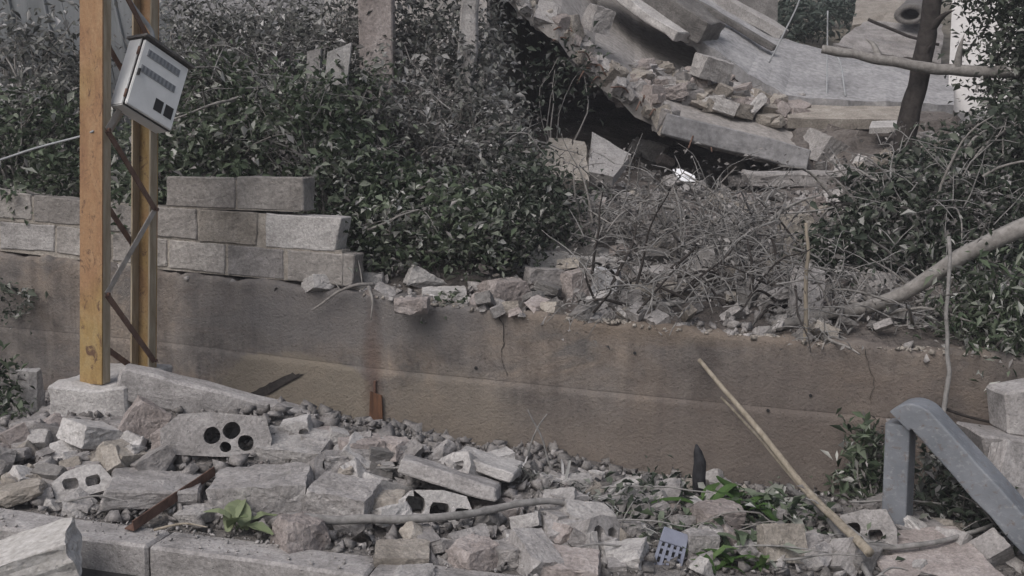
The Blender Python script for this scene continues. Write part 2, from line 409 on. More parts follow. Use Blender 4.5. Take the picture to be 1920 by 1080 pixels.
def chunk_px(bb, name, m, label, kind='block', f=None, rot=(0, 0, 0), dep=.8, idx=None, sink=.12, cat='rubble', group=None):
    """bb: what the chunk covers in the photograph; its distance is where its foot meets the ground"""
    x0, y0, x1, y1 = bb; p = hit((x0 + x1) / 2, y1 - (y1 - y0) * .06, f)
    s = p.y / F_PX; W = (x1 - x0) * s; H = (y1 - y0) * s; D = W * dep
    el = max(0, (y1 - 300)) / F_PX; h = max(.3 * H, H - D * el)
    g = (f or ground_z)
    loc = Vector((p.x, p.y + D * .42, 0)); loc.z = p.z + h * (.5 - sink * .3)
    if min(W, D, h) / max(W, D, h) < .27: return chunk(name, loc, (W, D, h), m, label, cat, group, kind, rot, idx)
    _ci[0] += 1; me = chunk_mesh(kind, (idx if idx is not None else _ci[0]) * 11 + {'rock': 1, 'block': 3, 'shard': 5}[kind] + _ci[0] * 100, (W, D, h))
    return tag(link(name, me, m, None, loc, rot), label, cat, group)

# ------------------------------------------------------------------ foliage
def leaf_mesh(name, centers, size, m, seed=0, up=.35, tint=None, asp=.5, droop=.0):
    r = np.random.default_rng(seed); n = len(centers)
    nrm = r.normal(size=(n, 3)); nrm[:, 2] = np.abs(nrm[:, 2]) + up; nrm /= np.linalg.norm(nrm, axis=1)[:, None]
    ax = r.normal(size=(n, 3)); ax[:, 2] -= droop; ax -= (ax * nrm).sum(1)[:, None] * nrm; ax /= np.linalg.norm(ax, axis=1)[:, None]
    sd_ = np.cross(nrm, ax)
    L = (size * r.choice([.45, .7, .9, 1.1, 1.5], n) * r.uniform(.85, 1.15, n))[:, None]; Wd = L * asp * r.uniform(.7, 1.2, n)[:, None]
    fold = nrm * Wd * .35; c = np.asarray(centers)
    v = np.empty((n, 4, 3), np.float32)
    v[:, 0] = c - ax * L * .5; v[:, 1] = c + sd_ * Wd * .5 + fold; v[:, 2] = c + ax * L * .5 - nrm * L * .12; v[:, 3] = c - sd_ * Wd * .5 + fold
    me = bpy.data.meshes.new(name); me.vertices.add(n * 4); me.vertices.foreach_set('co', v.ravel())
    tri = (np.arange(n)[:, None, None] * 4 + np.array([[0, 1, 2], [0, 2, 3]])[None]).reshape(-1).astype(np.int32)
    me.loops.add(n * 6); me.loops.foreach_set('vertex_index', tri)
    me.polygons.add(n * 2); me.polygons.foreach_set('loop_start', np.arange(0, n * 6, 3, dtype=np.int32))
    me.update(calc_edges=True)
    t = r.random(n) if tint is None else tint
    a = me.attributes.new('tint', 'FLOAT', 'FACE'); a.data.foreach_set('value', np.repeat(t, 2).astype(np.float32))
    me.materials.append(M[m]); return me
def blob_points(blobs, n, seed, clump=35, spread=.085, shell=.55):
    """blobs: (px, py, Y, rx_px, ry_px, depth radius m); leaves gather in clumps through the volume"""
    r = np.random.default_rng(seed); W = np.array([b[3] * b[4] * (b[2] ** 2) for b in blobs], float); W /= W.sum(); out = []; tint = []; cl = []
    for b, wt in zip(blobs, W):
        nc = max(2, int(n * wt / clump)); c = at(b[0], b[1], b[2]); s = b[2] / F_PX
        d = r.normal(size=(nc, 3)); d /= np.linalg.norm(d, axis=1)[:, None]; rad = r.random(nc) ** (1 / 3 * shell)
        P = np.array(c) + d * rad[:, None] * np.array([b[3] * s, b[5], b[4] * s]) * r.uniform(.85, 1.12, (nc, 1))
        for p in P:
            k = max(6, int(clump * r.uniform(.4, 1.6))); sp = spread * r.uniform(.5, 2.0)
            out.append(p + np.clip(r.normal(size=(k, 3)), -1.7, 1.7) * sp * np.array([1, 1, .75])); tint.append(np.clip(r.normal(r.uniform(.12, .88), .2, k), 0, 1)); cl.append(p)
    return np.concatenate(out), np.concatenate(tint), cl
def shrub(name, base, blobs, n, size, m, label, cat='shrub', group=None, seed=1, bark='bark', stem_r=.025, clump=48, spread=.085, twigs=55, up=.35, asp=.5, droop=0.0, floor=None, shell=.55):
    root = empty(name, base, label, cat, group)
    P, T, cl = blob_points(blobs, n, seed, clump, spread, shell)
    f = floor or terrace_z
    keep = np.array([p[2] > (f(p[0], p[1]) if p[1] > wall_y(p[0]) - .02 else ground_z(p[0], p[1])) - .02 for p in P]); P = P[keep]; T = T[keep]
    if m == 'leaf_dusty':      # dust settles in drifts
        T = np.clip(T + np.array([.35 * n3(p[0], p[2], 2.2, seed) for p in P]), 0, 1)
    dm = np.random.default_rng(seed + 500).random(len(P)) < (.14 if m in ('leaf_dusty', 'leaf_green', 'leaf_deep') else 0)
    me = leaf_mesh('crown', P[~dm] - np.array(base), size, m, seed, up, T[~dm], asp, droop)
    link('crown', me, None, root)
    if dm.any(): link('dead_leaves', leaf_mesh('dead_leaves', P[dm] - np.array(base), size * .85, 'leaf_dead', seed + 1, up, None, asp * .8, droop), None, root)
    rd = random.Random(seed); bm = bmesh.new(); base = Vector(base)
    tgt = rd.sample(cl, min(twigs, len(cl)))
    for i, t in enumerate(tgt):
        t = Vector(t) - base; mid = t * .5 + Vector((rd.uniform(-.15, .15), rd.uniform(-.15, .15), rd.uniform(-.05, .2))) * t.length
        pts = smooth_path([Vector((rd.uniform(-.06, .06), rd.uniform(-.06, .06), -.05)), mid, t], 4, .03, i)
        r0 = stem_r * rd.uniform(.35, 1); tube_into(bm, pts, [lerp(r0, .003, k / (len(pts) - 1)) for k in range(len(pts))], 5, False)
    bm_obj('trunk', bm, bark, root, True)
    return root

# ================================================================== SETTING
def sheet(name, xs, ys, f, m):
    bm = bmesh.new(); g = [[bm.verts.new((x, y, f(x, y))) for x in xs] for y in ys]
    for a, b in zip(g, g[1:]):
        for i in range(len(xs) - 1): bm.faces.new((a[i], a[i + 1], b[i + 1], b[i]))
    o = bm_obj(name, bm, m, None, True); tag(o, kind='structure'); return o
# kerb line (top back edge) on the street side
KA = Vector((-2.35, 4.66)); KB = Vector((-.45, 4.35)); KD = (KB - KA).normalized()
def kerb_y(x): return KA.y + (x - KA.x) * KD.y / KD.x
def road_z(x): return g_base(x) + .03 - .125
sheet('ground', np.linspace(-400, 400, 9), np.linspace(-400, 600, 9), lambda x, y: -14.0 if y < 80 else -14 + (y - 80) * .0, 'hill')
def road_f(x, y): return road_z(x) + .008 * n3(x, y, 3)
sheet('road', np.linspace(-9, 9, 61), np.linspace(-8, 4.72, 50), road_f, 'asphalt')
bm = bmesh.new(); xs = np.linspace(-9, 9, 181); rows = []
for k in range(46):
    t = k / 45; row = []
    for x in xs:
        y0 = kerb_y(x) + .02; y1 = wall_y(x) + .12; y = y0 + (y1 - y0) * t
        z = ground_z(x, y); z = lerp(g_base(x) + .015, z, min(1, t * 5)); row.append(bm.verts.new((x, y, z)))
    rows.append(row)
for a, b in zip(rows, rows[1:]):
    for i in range(len(xs) - 1): bm.faces.new((a[i], a[i + 1], b[i + 1], b[i]))
tag(bm_obj('pavement', bm, 'soil', None, True), kind='structure')
bm = bmesh.new(); xs = np.linspace(-11, 11, 150); ts = [(k / 60) ** 1.8 * 9 for k in range(61)]; rows = []
for d in ts: rows.append([bm.verts.new((x, wall_y(x) + .05 + d, terrace_z(x, wall_y(x) + .05 + d))) for x in xs])
for a, b in zip(rows, rows[1:]):
    for i in range(len(xs) - 1): bm.faces.new((a[i], a[i + 1], b[i + 1], b[i]))
tag(bm_obj('terrace_bank', bm, 'earth', None, True), kind='structure')
sheet('hillside', np.linspace(-60, 60, 90), np.linspace(13.5, 70, 70), lambda x, y: terrace_z(max(-8, min(8, x)), y) - .15 + (.5 * n3(x, y, .16, 3) if y > 16 else 0), 'hill')

# kerb: stones laid end to end
kerb = bpy.data.objects.new('kerb', None); COL.objects.link(kerb); tag(kerb, kind='structure')
kn = Vector((KD.y, -KD.x)); kn = kn if kn.y < 0 else -kn
for i in range(-5, 9):
    L = .92; a = KA + KD * (i * L); b = KA + KD * ((i + 1) * L - .007)
    def kz(p): return g_base(p.x) + .035
    q = []
    for dz in (0,):
        for p, off in ((a, 0), (b, 0), (b, .21), (a, .21)):
            r_ = p + kn * off; q.append(Vector((r_.x, r_.y, kz(p) + random.uniform(-.003, .003))))
    c = q + [p - Vector((0, 0, .28)) for p in q]
    bm_obj('kerbstone', hexa_bm(c, 3, .004, 8, i, .012), 'concrete', kerb)

# ================================================================== RETAINING WALL
wall = empty('retaining_wall', (WA.x, WA.y, g_base(WA.x)), 'long stained concrete retaining wall with a horizontal pour joint behind the rubble', 'wall')
seam_px = [(-300, 588), (0, 612), (300, 640), (700, 690), (1350, 755), (1920, 806), (2300, 842)]
def seam_z(x):
    P = [onwall(*p) for p in seam_px]
    for a, b in zip(P, P[1:]):
        if x <= b.x: return lerp(a.z, b.z, (x - a.x) / (b.x - a.x))
    return P[-1].z
def wall_course(name, zlo, zhi, off, thick, seed):
    bm = bmesh.new(); nxs = 420; nz_ = 20; G = []
    xs = np.linspace(WA.x - 4.5, WB.x + 4.5, nxs)
    for k in range(nz_ + 1):
        row = []
        for x in xs:
            a, b = zlo(x), zhi(x); z = lerp(a, b, k / nz_)
            p = Vector((x, wall_y(x), z)) + WN * off
            e = .010 * noise.noise(Vector((x * 2.2, z * 2.2, seed))) + .006 * noise.noise(Vector((x * 9, z * 9, seed))) + .003 * noise.noise(Vector((x * 26, z * 26, seed)))
            if k == nz_: p.z += (.03 * noise.noise(Vector((x * 3, 3, 5))) + .028 * noise.noise(Vector((x * 11, 9, 5))) + .018 * noise.noise(Vector((x * 31, 9, 5)))) if name == 'upper_course' else 0; e -= .012 if name == 'upper_course' else 0
            row.append(bm.verts.new(p + WN * e))
        G.append(row)
    G.append([bm.verts.new(v.co - WN * (thick + off)) for v in G[-1]])
    G.append([bm.verts.new((v.co.x, v.co.y, zlo(v.co.x))) for v in G[-1]])
    for a, b in zip(G, G[1:]):
        for i in range(nxs - 1): bm.faces.new((a[i], a[i + 1], b[i + 1], b[i]))
    o = bm_obj(name, bm, 'wall', wall, True); o.location = -wall.location; return o
wall_course('lower_course', lambda x: g_base(x) - .5, lambda x: seam_z(x) - .001, 0.0, .3, 1.0)
wall_course('upper_course', lambda x: seam_z(x) + .0015, wall_top, 0.0015, .3, 1.0)
# ragged dark patch laid flat on the wall for a gouge at lower left
def patch(name, poly, off, m, parent, thick=.012, seed=0, wob=6):
    rd = random.Random(seed); pts = []
    for a, b in zip(poly, poly[1:] + poly[:1]):
        for k in range(7):
            t = k / 7; pts.append((lerp(a[0], b[0], t) + rd.uniform(-wob, wob), lerp(a[1], b[1], t) + rd.uniform(-wob, wob) * .6))
    fr = [onwall(x, y, off) for x, y in pts]; bk = [p - WN * thick for p in fr]
    cen = sum(fr, Vector()) / len(fr); bm = bmesh.new()
    va = [bm.verts.new(p) for p in fr]; vb = [bm.verts.new(p) for p in bk]
    bm.faces.new(va); n = len(va)
    for i in range(n): bm.faces.new((va[i], va[(i + 1) % n], vb[(i + 1) % n], vb[i]))
    bmesh.ops.triangulate(bm, faces=[f for f in bm.faces if len(f.verts) > 4])
    o = bm_obj(name, bm, m, parent); o.location = -parent.location; return o
patch('scar', [(462, 742), (500, 722), (548, 700), (566, 703), (540, 718), (492, 744)], .006, 'bark_dark', wall, .008, 9, 3)

rdw = random.Random(4)
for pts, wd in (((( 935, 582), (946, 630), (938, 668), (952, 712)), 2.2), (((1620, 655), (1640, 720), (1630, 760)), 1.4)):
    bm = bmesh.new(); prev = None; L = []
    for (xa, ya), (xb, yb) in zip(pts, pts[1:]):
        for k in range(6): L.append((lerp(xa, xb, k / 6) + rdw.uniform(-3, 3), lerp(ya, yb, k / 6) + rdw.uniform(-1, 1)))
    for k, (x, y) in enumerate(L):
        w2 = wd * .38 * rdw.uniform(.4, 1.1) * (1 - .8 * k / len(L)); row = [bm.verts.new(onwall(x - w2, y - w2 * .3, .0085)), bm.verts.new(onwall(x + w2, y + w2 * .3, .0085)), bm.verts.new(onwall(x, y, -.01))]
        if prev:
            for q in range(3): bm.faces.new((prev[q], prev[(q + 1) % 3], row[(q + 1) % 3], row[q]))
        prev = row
    o = bm_obj('crack', bm, 'black_gap', wall); o.location = -wall.location  # black strip laid on the wall paints the crack's inner shade
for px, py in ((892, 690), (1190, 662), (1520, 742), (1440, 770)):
    a = onwall(px, py, .010); bm = bmesh.new(); tube_into(bm, [a - WN * .02, a + WN * .0015], .009, 9); o = bm_obj('tie_hole', bm, 'black_gap', wall); o.location = -wall.location  # black plug painted as the shade inside a hole
# block wall standing on the retaining wall: every block its own piece
blocks = [  # px corners TL, TR, BR, BL ; material
    ((-130, 402), (-4, 415), (-4, 467), (-130, 455), 'block'), ((0, 416), (101, 423), (101, 472), (0, 466), 'pale'), ((106, 424), (206, 436), (206, 488), (106, 474), 'block'),
    ((211, 437), (312, 449), (312, 501), (211, 489), 'block'), ((317, 450), (421, 458), (421, 514), (317, 502), 'block'), ((427, 460), (531, 468), (531, 524), (427, 515), 'concrete'), ((539, 469), (664, 478), (660, 538), (539, 526), 'block'),
    ((-60, 352), (58, 364), (58, 412), (-60, 404), 'block'), ((63, 366), (160, 377), (160, 424), (63, 415), 'block'), ((165, 378), (262, 388), (262, 438), (165, 430), 'block'),
    ((267, 386), (368, 393), (368, 449), (267, 441), 'block'), ((373, 393), (482, 399), (480, 460), (373, 453), 'tan'), ((499, 400), (640, 409), (628, 472), (498, 463), 'pale'),
    ((312, 331), (440, 334), (440, 391), (312, 387), 'block'), ((444, 331), (568, 333), (568, 396), (444, 391), 'block'),
]
bw = empty('block_wall', onwall(300, 505), 'broken cement block wall stepped down on the retaining wall beside bushes', 'wall')
for i, (a, b, c, d, m) in enumerate(blocks):
    off = random.uniform(-.003, .006) - .02
    ex = .2; a = (a[0] - ex, a[1] - ex * .7); b = (b[0] + ex, b[1] - ex * .7); c = (c[0] + ex, c[1] + ex * .7); d = (d[0] - ex, d[1] + ex * .7)
    fr = [onwall(*p, off) for p in (d, c, b, a)]; bk = [p - WN * .17 for p in fr]
    bm_obj('block', hexa_bm(local(bw, fr + bk), 6, .006, 14, i * 3.1, .006), m, bw)
# mortar bed, set back between the blocks
mb = bmesh.new()
for poly in ([(-130, 400), (160, 428), (312, 440), (640, 470), (655, 536), (300, 505), (0, 470), (-130, 458)], [(-58, 358), (262, 386), (370, 392), (632, 410), (622, 472), (300, 447), (-58, 410)], [(314, 335), (560, 338), (560, 397), (314, 390)]):
    fr = [onwall(*p, -.0265) for p in poly]; fr = local(bw, fr); va = [mb.verts.new(p) for p in fr]; vb = [mb.verts.new(p - WN * .14) for p in fr]
    mb.faces.new(va); mb.faces.new(vb[::-1]); n = len(va)
    for i in range(n): mb.faces.new((va[i], va[(i + 1) % n], vb[(i + 1) % n], vb[i]))
bm_obj('mortar', mb, 'tan', bw)

# rusted steel stub let into the wall, rust run above it
rs = empty('rusty_steel_stub', onwall(702, 815), 'short orange rusted steel stub set upright against the retaining wall', 'steel post')
fr = local(rs, [onwall(690, 818, .03), onwall(718, 818, .03), onwall(716, 742, .03), onwall(694, 734, .03)])
bm_obj('flange', hexa_bm(fr + [p - WN * .012 for p in fr], 3, .003, 14), 'rust_post', rs)
fr = local(rs, [onwall(700, 815, .02), onwall(704, 815, .02), onwall(704, 715, .02), onwall(700, 715, .02)])
bm_obj('web', hexa_bm(fr + [p - WN * .05 for p in fr], 3, .004, 14), 'rust', rs)

# ================================================================== LATTICE POLE + METER BOX
pole_a = at(170, 716, 5.75); pole_b = at(276, 690, 6.22)
zb = .655
pole = empty('lattice_pole', (pole_a.x, pole_a.y, zb), 'rusty ochre painted steel lattice pole carrying a tilted meter box', 'utility pole')
pa = Vector((pole_a.x, pole_a.y, 0)); pb = Vector((pole_b.x, pole_b.y, 0)); ax = (pb - pa).normalized(); sx = Vector((ax.y, -ax.x, 0))
if sx.x < 0: sx = -sx
TOP = 6.2
def channel(bm, c, face_dir, W, t=.010, fl=.05):
    c = Vector(c) - pole.location; c.z = 0; top = Vector((0, 0, TOP - zb)); lean = Vector((.25, 0, 0))
    o = c - sx * W / 2
    add_hexa(bm, box_axes(o, sx * W, ax * t * face_dir, top + lean))
    fl_ = []
    for q in (0, W - t):
        b2 = bmesh.new(); add_hexa(b2, box_axes(o + sx * q + ax * (t + .0006) * face_dir, sx * t, ax * fl * face_dir, top + lean)); fl_.append(b2)
    return fl_
for c_, fd, W_ in ((pa, 1, .138), (pb, -1, .125)):
    bm = bmesh.new(); fls = channel(bm, c_, fd, W_, .010, .06); ch = bm_obj('channel', bm, 'ochre', pole)
    for b2 in fls: bm_obj('flange', b2, 'ochre_pale', ch)
z = zb + .02; k = 0
step = .43
for side in (1, -1):
    z = zb + .05 - (.21 if side < 0 else 0); k = 0
    while z < TOP - .5:
        A = pa + sx * side * .071 + ax * .035; B = pb + sx * side * .069 - ax * .035
        p, q = (A, B) if k % 2 else (B, A)
        a = Vector((p.x + .25 * (max(z, zb) - zb) / (TOP - zb), p.y, max(z, zb))) - pole.location; b = Vector((q.x + .25 * (z + step - zb) / (TOP - zb), q.y, z + step)) - pole.location
        d = (b - a).normalized(); wv = d.cross(sx) * .034
        bm = hexa_bm(bar_corners(a, b, sx * .006, wv))
        bm_obj('lacing_bar', bm, ('palemetal' if (k % 2) else 'brownmetal'), pole)
        bm = bmesh.new(); c = a + sx * side * .008; tube_into(bm, [c, c + sx * side * .012], .011, 6); bm_obj('bolt', bm, 'rust', pole)
        z += step; k += 1

mpp = 5.95 / F_PX
def cam2w(v): return Vector((v[0], 0, 0)) * mpp - UP * v[1] * mpp + FW * v[2] * mpp
vdn = cam2w((-25, 138, -42)); uu = cam2w((78, 55, 133)); uu -= vdn * (uu.dot(vdn) / vdn.dot(vdn)); ww = uu.cross(vdn).normalized()
if ww.y < 0: ww = -ww
TL = at(271, 70, 5.93)
box = empty('meter_box', TL + vdn, 'cream metal electricity meter box hanging askew on the lattice pole', 'meter box')
un, vn = uu.normalized(), vdn.normalized(); UL, VL = uu.length * .70, vdn.length * .93
def bx(bm, o, a, b, c): add_hexa(bm, box_axes(Vector(o) - box.location, un * a, vn * b, ww * c))
bm = bmesh.new(); bx(bm, TL + ww * .018, UL, VL, .10); bmesh.ops.bevel(bm, geom=list(bm.edges), offset=.006, segments=2, affect='EDGES'); bm_obj('cabinet', bm, 'cabinet', box)
bm = bmesh.new(); bx(bm, TL - ww * .006 + un * .006 + vn * .008, UL - .012, VL - .016, .018); bmesh.ops.bevel(bm, geom=list(bm.edges), offset=.004, segments=2, affect='EDGES'); door = bm_obj('door', bm, 'cabinet', box)
bm = bmesh.new(); bx(bm, TL + ww * .0122 + un * .002 + vn * .002, UL - .004, VL - .004, .0056); bm_obj('door_gap_shade', bm, 'cabinet_dark', box)  # dark sheet added to draw the shade in the door gap
for v0 in (.14, .78):
    bm = bmesh.new(); c_ = TL + un * -.004 + vn * VL * v0 + ww * .012 - box.location; tube_into(bm, [c_, c_ + vn * .045], .007, 8); bm_obj('hinge', bm, 'brownmetal', box, True)
bm = bmesh.new(); bx(bm, TL - un * .012 - vn * .016 - ww * .03, UL + .024, .014, .16); bm_obj('lid', bm, 'dark', box)  # dark colour on the lid paints the shadow of its overhang
for (a0, b0, aw, bh) in ((.12, .12, .70, .10), (.08, .37, .74, .10)):
    o = TL + un * UL * a0 + vn * VL * b0 - ww * .010
    bm = bmesh.new(); bx(bm, o, UL * aw, VL * bh, .005); v = bm_obj('vent', bm, 'vent_grey', box)
    for j in range(9):
        bm = bmesh.new(); bx(bm, o + un * UL * aw * (j + .3) / 9 + vn * VL * bh * .1 - ww * .0026, UL * aw / 20, VL * bh * .8, .002); bm_obj('louvre', bm, 'pipe', v)
for a0 in (.52, .74):
    o = TL + un * UL * a0 + vn * VL * .68 - ww * .0085
    bm = bmesh.new(); bx(bm, o, UL * .17, VL * .17, .002); bm_obj('meter_window', bm, 'cabinet_dark', box)
bm = bmesh.new(); bx(bm, TL + un * UL * .04 + vn * VL * .45 - ww * .02, UL * .03, VL * .09, .013); bm_obj('handle', bm, 'cabinet_dark', box)
# bracket fastening the box to the rear channel
bm = bmesh.new(); c0 = TL + un * UL * .4 + vn * VL * .5 + ww * .10; add_hexa(bm, bar_corners(c0 - box.location, Vector((pb.x + .1, pb.y, c0.z)) - box.location, Vector((.05, 0, 0)), Vector((0, 0, .012)))); bm_obj('bracket', bm, 'rust', box)
# conduit up the pole
bm = bmesh.new(); tube_into(bm, smooth_path([TL + un * .12 + ww * .1 + vn * .01, TL + un * .12 + ww * .12 - vn * .12, at(222, -60, 6.0), at(220, -400, 6.0)], 5), .013, 7)
tag(bm_obj('conduit', bm, 'cable', None, True), 'grey cable rising from the top of the meter box', 'cable')
bm = bmesh.new(); tube_into(bm, smooth_path([at(-160, 352, 5.9), at(0, 300, 5.9), at(70, 277, 5.85), at(150, 256, 5.8), at(175, 246, 5.74)], 6), .006, 6)
tag(bm_obj('slack_cable', bm, 'cable', None, True), 'thin pale cable tied to the ochre front channel', 'cable')

# footing under the pole
ft = empty('pole_footing', (pole_a.x, 5.9, .3), 'cracked two tier concrete footing under the lattice pole', 'footing')
def foot(px0, px1, y0, y1, Yf, dep, m, seed, amp=.012):
    a = at(px0, y1, Yf); b = at(px1, y1, Yf); c = at(px1, y0, Yf); d = at(px0, y0, Yf)
    fr = [a, b, c, d]; bk = [p + Vector((.02, dep, 0)) for p in fr]
    return hexa_bm(local(ft, fr + bk), 5, amp, 5, seed, .012)
bm_obj('upper_tier', foot(86, 236, 728, 800, 5.62, .72, 'pale', 2, .02), 'pale', ft)
bm_obj('lower_tier', foot(18, 224, 797, 880, 5.42, .95, 'concrete', 4, .02), 'concrete', ft)

# ================================================================== BENT PIPE RAIL
pr = empty('bent_pipe_rail', hit(1682, 990), 'blue grey steel pipe rail bent over sharply at the top', 'rail')
c0 = hit(1682, 990); c0.z -= .05
pts_u = [c0, at(1680, 880, c0.y), at(1682, 800, c0.y)]
bend = [at(1688, 782, c0.y - .01), at(1706, 770, c0.y - .05), at(1730, 777, c0.y - .11)]
incl = [at(1780, 820, 5.18), at(1850, 905, 4.98), at(1935, 1010, 4.78), at(2035, 1125, 4.62)]
def sweep_box(name, P, side0, wd, ht, m):
    """rounded box section swept along P; one face keeps looking along side0"""
    bm = bmesh.new(); rings = []; n = len(P); prof = []
    for cx, cy, a0 in ((1, 1, 0), (-1, 1, 90), (-1, -1, 180), (1, -1, 270)):
        for k in range(4):
            a = R(a0 + k * 30); rr = .010; prof.append((cx * (wd / 2 - rr) + rr * math.cos(a), cy * (ht / 2 - rr) + rr * math.sin(a)))
    for i, p in enumerate(P):
        t = (P[min(i + 1, n - 1)] - P[max(i - 1, 0)]).normalized(); sv = (side0 - t * side0.dot(t)).normalized(); uv = t.cross(sv)
        rings.append([bm.verts.new(p + sv * a + uv * b) for a, b in prof])
    for v in bm.verts: v.co += Vector(noise.noise_vector(v.co * 7)) * .006
    for A_, B_ in zip(rings, rings[1:]):
        for k in range(16): bm.faces.new((A_[k], A_[(k + 1) % 16], B_[(k + 1) % 16], B_[k]))
    bm.faces.new(rings[0][::-1]); bm.faces.new(rings[-1])
    return bm_obj(name, bm, m, pr)
hd = incl[-1] - at(1735, 790, c0.y - .06); drop = hd.z; hd.z = 0; hl_ = hd.length; hd.normalize(); side = hd.cross(Vector((0, 0, 1))).normalized()
phi = math.atan2(drop, hl_); rb = .070; U0 = Vector((c0.x, c0.y, 0)); ztop = at(1690, 772, c0.y).z - rb       # upright, tight bend, sloping rail: all in one vertical plane
arc = []
for k in range(13):
    a0_ = math.pi * .80; a = a0_ - (a0_ - math.pi / 2 - phi) * k / 12
    arc.append(U0 + hd * (rb + rb * math.cos(a)) + Vector((0, 0, ztop + rb * math.sin(a))))
dirn = hd * math.cos(phi) + Vector((0, 0, math.sin(phi)))
sweep_box('upright', local(pr, [Vector((U0.x, U0.y, c0.z)), Vector((U0.x, U0.y, ztop + .02))]), side, .125, .115, 'pipe')
sweep_box('handrail', local(pr, arc + [arc[-1] + dirn * (t * .05) for t in range(1, 28)]), side, .165, .125, 'pipe')

# ================================================================== NEAR RUBBLE, piece by piece
p = at(45, 1085, 4.12); chunk('pale_block', Vector((p.x - .02, 4.08, road_z(p.x) + .09)), (.50, .30, .17), 'limestone', 'large pale broken block lying on the road against the kerb', 'rubble', None, 'block', (R(4), R(-16), R(14)), 2)
chunk_px((24, 688, 74, 782), 'concrete_stump', 'pale', 'small upright pale concrete stump beside the pole footing', kind='block', idx=4, dep=.6)
# long beam slumped from the footing
bmn = empty('concrete_beam', at(400, 790, 6.0), 'long grey concrete beam sloping down from the pole footing', 'beam')
A = at(225, 712, 5.72); B = at(575, 800, 5.85); d = (B - A).normalized()
hv = Vector((0, 0, 1)) - d * d.z; hv.normalize(); wv = d.cross(hv)
c = bar_corners(A - bmn.location, B - bmn.location, wv * .16, hv * .18)
bm_obj('beam_body', hexa_bm(c, 6, .014, 5, 3, .015), 'concrete', bmn)
bm = bmesh.new(); e = B - bmn.location
for o_, r_ in ((.03, .006), (-.05, .006)):
    tube_into(bm, [e + wv * o_ - d * .1, e + wv * o_ + d * .05, e + wv * o_ * 1.5 + d * .12 - hv * .03], r_, 6)
bm_obj('rebar', bm, 'rust', bmn)

def holed_block(name, loc, L, H, D, holes, m, label, rot, cat='rubble', square=False, group=None, seed=0):
    """block with blind round or square cells in its front (local -Y) face"""
    rd = random.Random(seed)
    out = [(-L / 2, -H / 2), (0, -H / 2 - .006), (L / 2, -H / 2), (L / 2 + .012, -.01), (L / 2 - rd.uniform(.03, .12) * L, H / 2), (rd.uniform(-.1, .1) * L, H / 2 + .012), (-L / 2 + rd.uniform(.08, .22) * L, H / 2), (-L / 2 - .012, .02)]
    V = [Vector(p) for p in out]; E = [(i, (i + 1) % 8) for i in range(8)]; loops = [list(range(8))]
    for hx, hz, r_ in holes:
        i0 = len(V); k_ = 14
        for k in range(k_):
            a = 2 * math.pi * k / k_
            if square:
                cx, cz = math.cos(a), math.sin(a); mx_ = max(abs(cx), abs(cz)); cx /= mx_ ** .8; cz /= mx_ ** .8
                V.append(Vector((hx + cx * r_, hz + cz * r_ * .8)))
            else:
                rj = r_ * rd.uniform(.95, 1.0); V.append(Vector((hx + math.cos(a) * rj, hz + math.sin(a) * rj)))
        loops.append(list(range(i0, i0 + k_))); E += [(i0 + k, i0 + (k + 1) % k_) for k in range(k_)]
    v2, _, faces, ov, _, _ = delaunay_2d_cdt(V, E, [], 1, 1e-6)
    bm = bmesh.new(); fv = [bm.verts.new((p.x, -D / 2, p.y)) for p in v2]
    idx = {}
    for i, orig in enumerate(ov):
        for o_ in orig: idx[o_] = i
    for f in faces:
        c = sum((v2[i] for i in f), Vector((0, 0))) / len(f)
        if any(((c.x - hx) ** 2 + (c.y - hz) ** 2) < (r_ * (1.02 if not square else 1.0)) ** 2 for hx, hz, r_ in holes): continue
        bm.faces.new([fv[i] for i in f])
    o8 = [fv[idx[i]] for i in loops[0]]; b8 = [bm.verts.new((v.co.x * .97, D / 2, v.co.z * .96)) for v in o8]
    for i in range(8): bm.faces.new((o8[i], o8[(i + 1) % 8], b8[(i + 1) % 8], b8[i]))
    bm.faces.new(b8)
    for lp in loops[1:]:
        a8 = [fv[idx[i]] for i in lp]; c8 = [bm.verts.new(v.co + Vector((0, D * .85, 0))) for v in a8]
        for i in range(len(a8)): bm.faces.new((a8[i], c8[i], c8[(i + 1) % len(a8)], a8[(i + 1) % len(a8)]))
        bm.faces.new(c8)
    rough(bm, .005, 14, seed)
    o = bm_obj(name, bm, m, None, False, loc=loc, rot=rot); return tag(o, label, cat, group)
p = hit(390, 866); s = p.y / F_PX
holed_block('hollow_block', p + Vector((.02, .12, .10)), 200 * s, 78 * s, .22, [(-.01 * 0 + x * s, z * s, r_ * s) for x, z, r_ in ((-8, 0, 17), (28, 10, 17), (56, -13, 16), (18, -22, 11))], 'concrete', 'hollow concrete block with four round holes below the sloping beam', (R(-14), R(4), R(10)), seed=4)
chunk_px((284, 797, 345, 872), 'rounded_chunk', 'pink', 'rounded brownish lump beside the block with round holes', kind='rock', idx=2)
p = hit(812, 985); s = p.y / F_PX
holed_block('hollow_block', p + Vector((0, .08, .05)), 140 * s, 62 * s, .2, [(-42 * s, 4 * s, 20 * s), (6 * s, -2 * s, 19 * s), (50 * s, -6 * s, 15 * s)], 'pale', 'hollow block with three square cells under the tilted slab', (R(-18), R(9), R(8)), square=True, seed=6)
p = hit(1650, 1030); s = p.y / F_PX
holed_block('hollow_block', p + Vector((-.03, .08, .05)), 105 * s, 70 * s, .17, [(-24 * s, 6 * s, 15 * s), (16 * s, -10 * s, 13 * s)], 'concrete', 'small hollow block with two cells at the foot of the bent pipe', (R(-24), R(-14), R(-20)), square=True, seed=9)

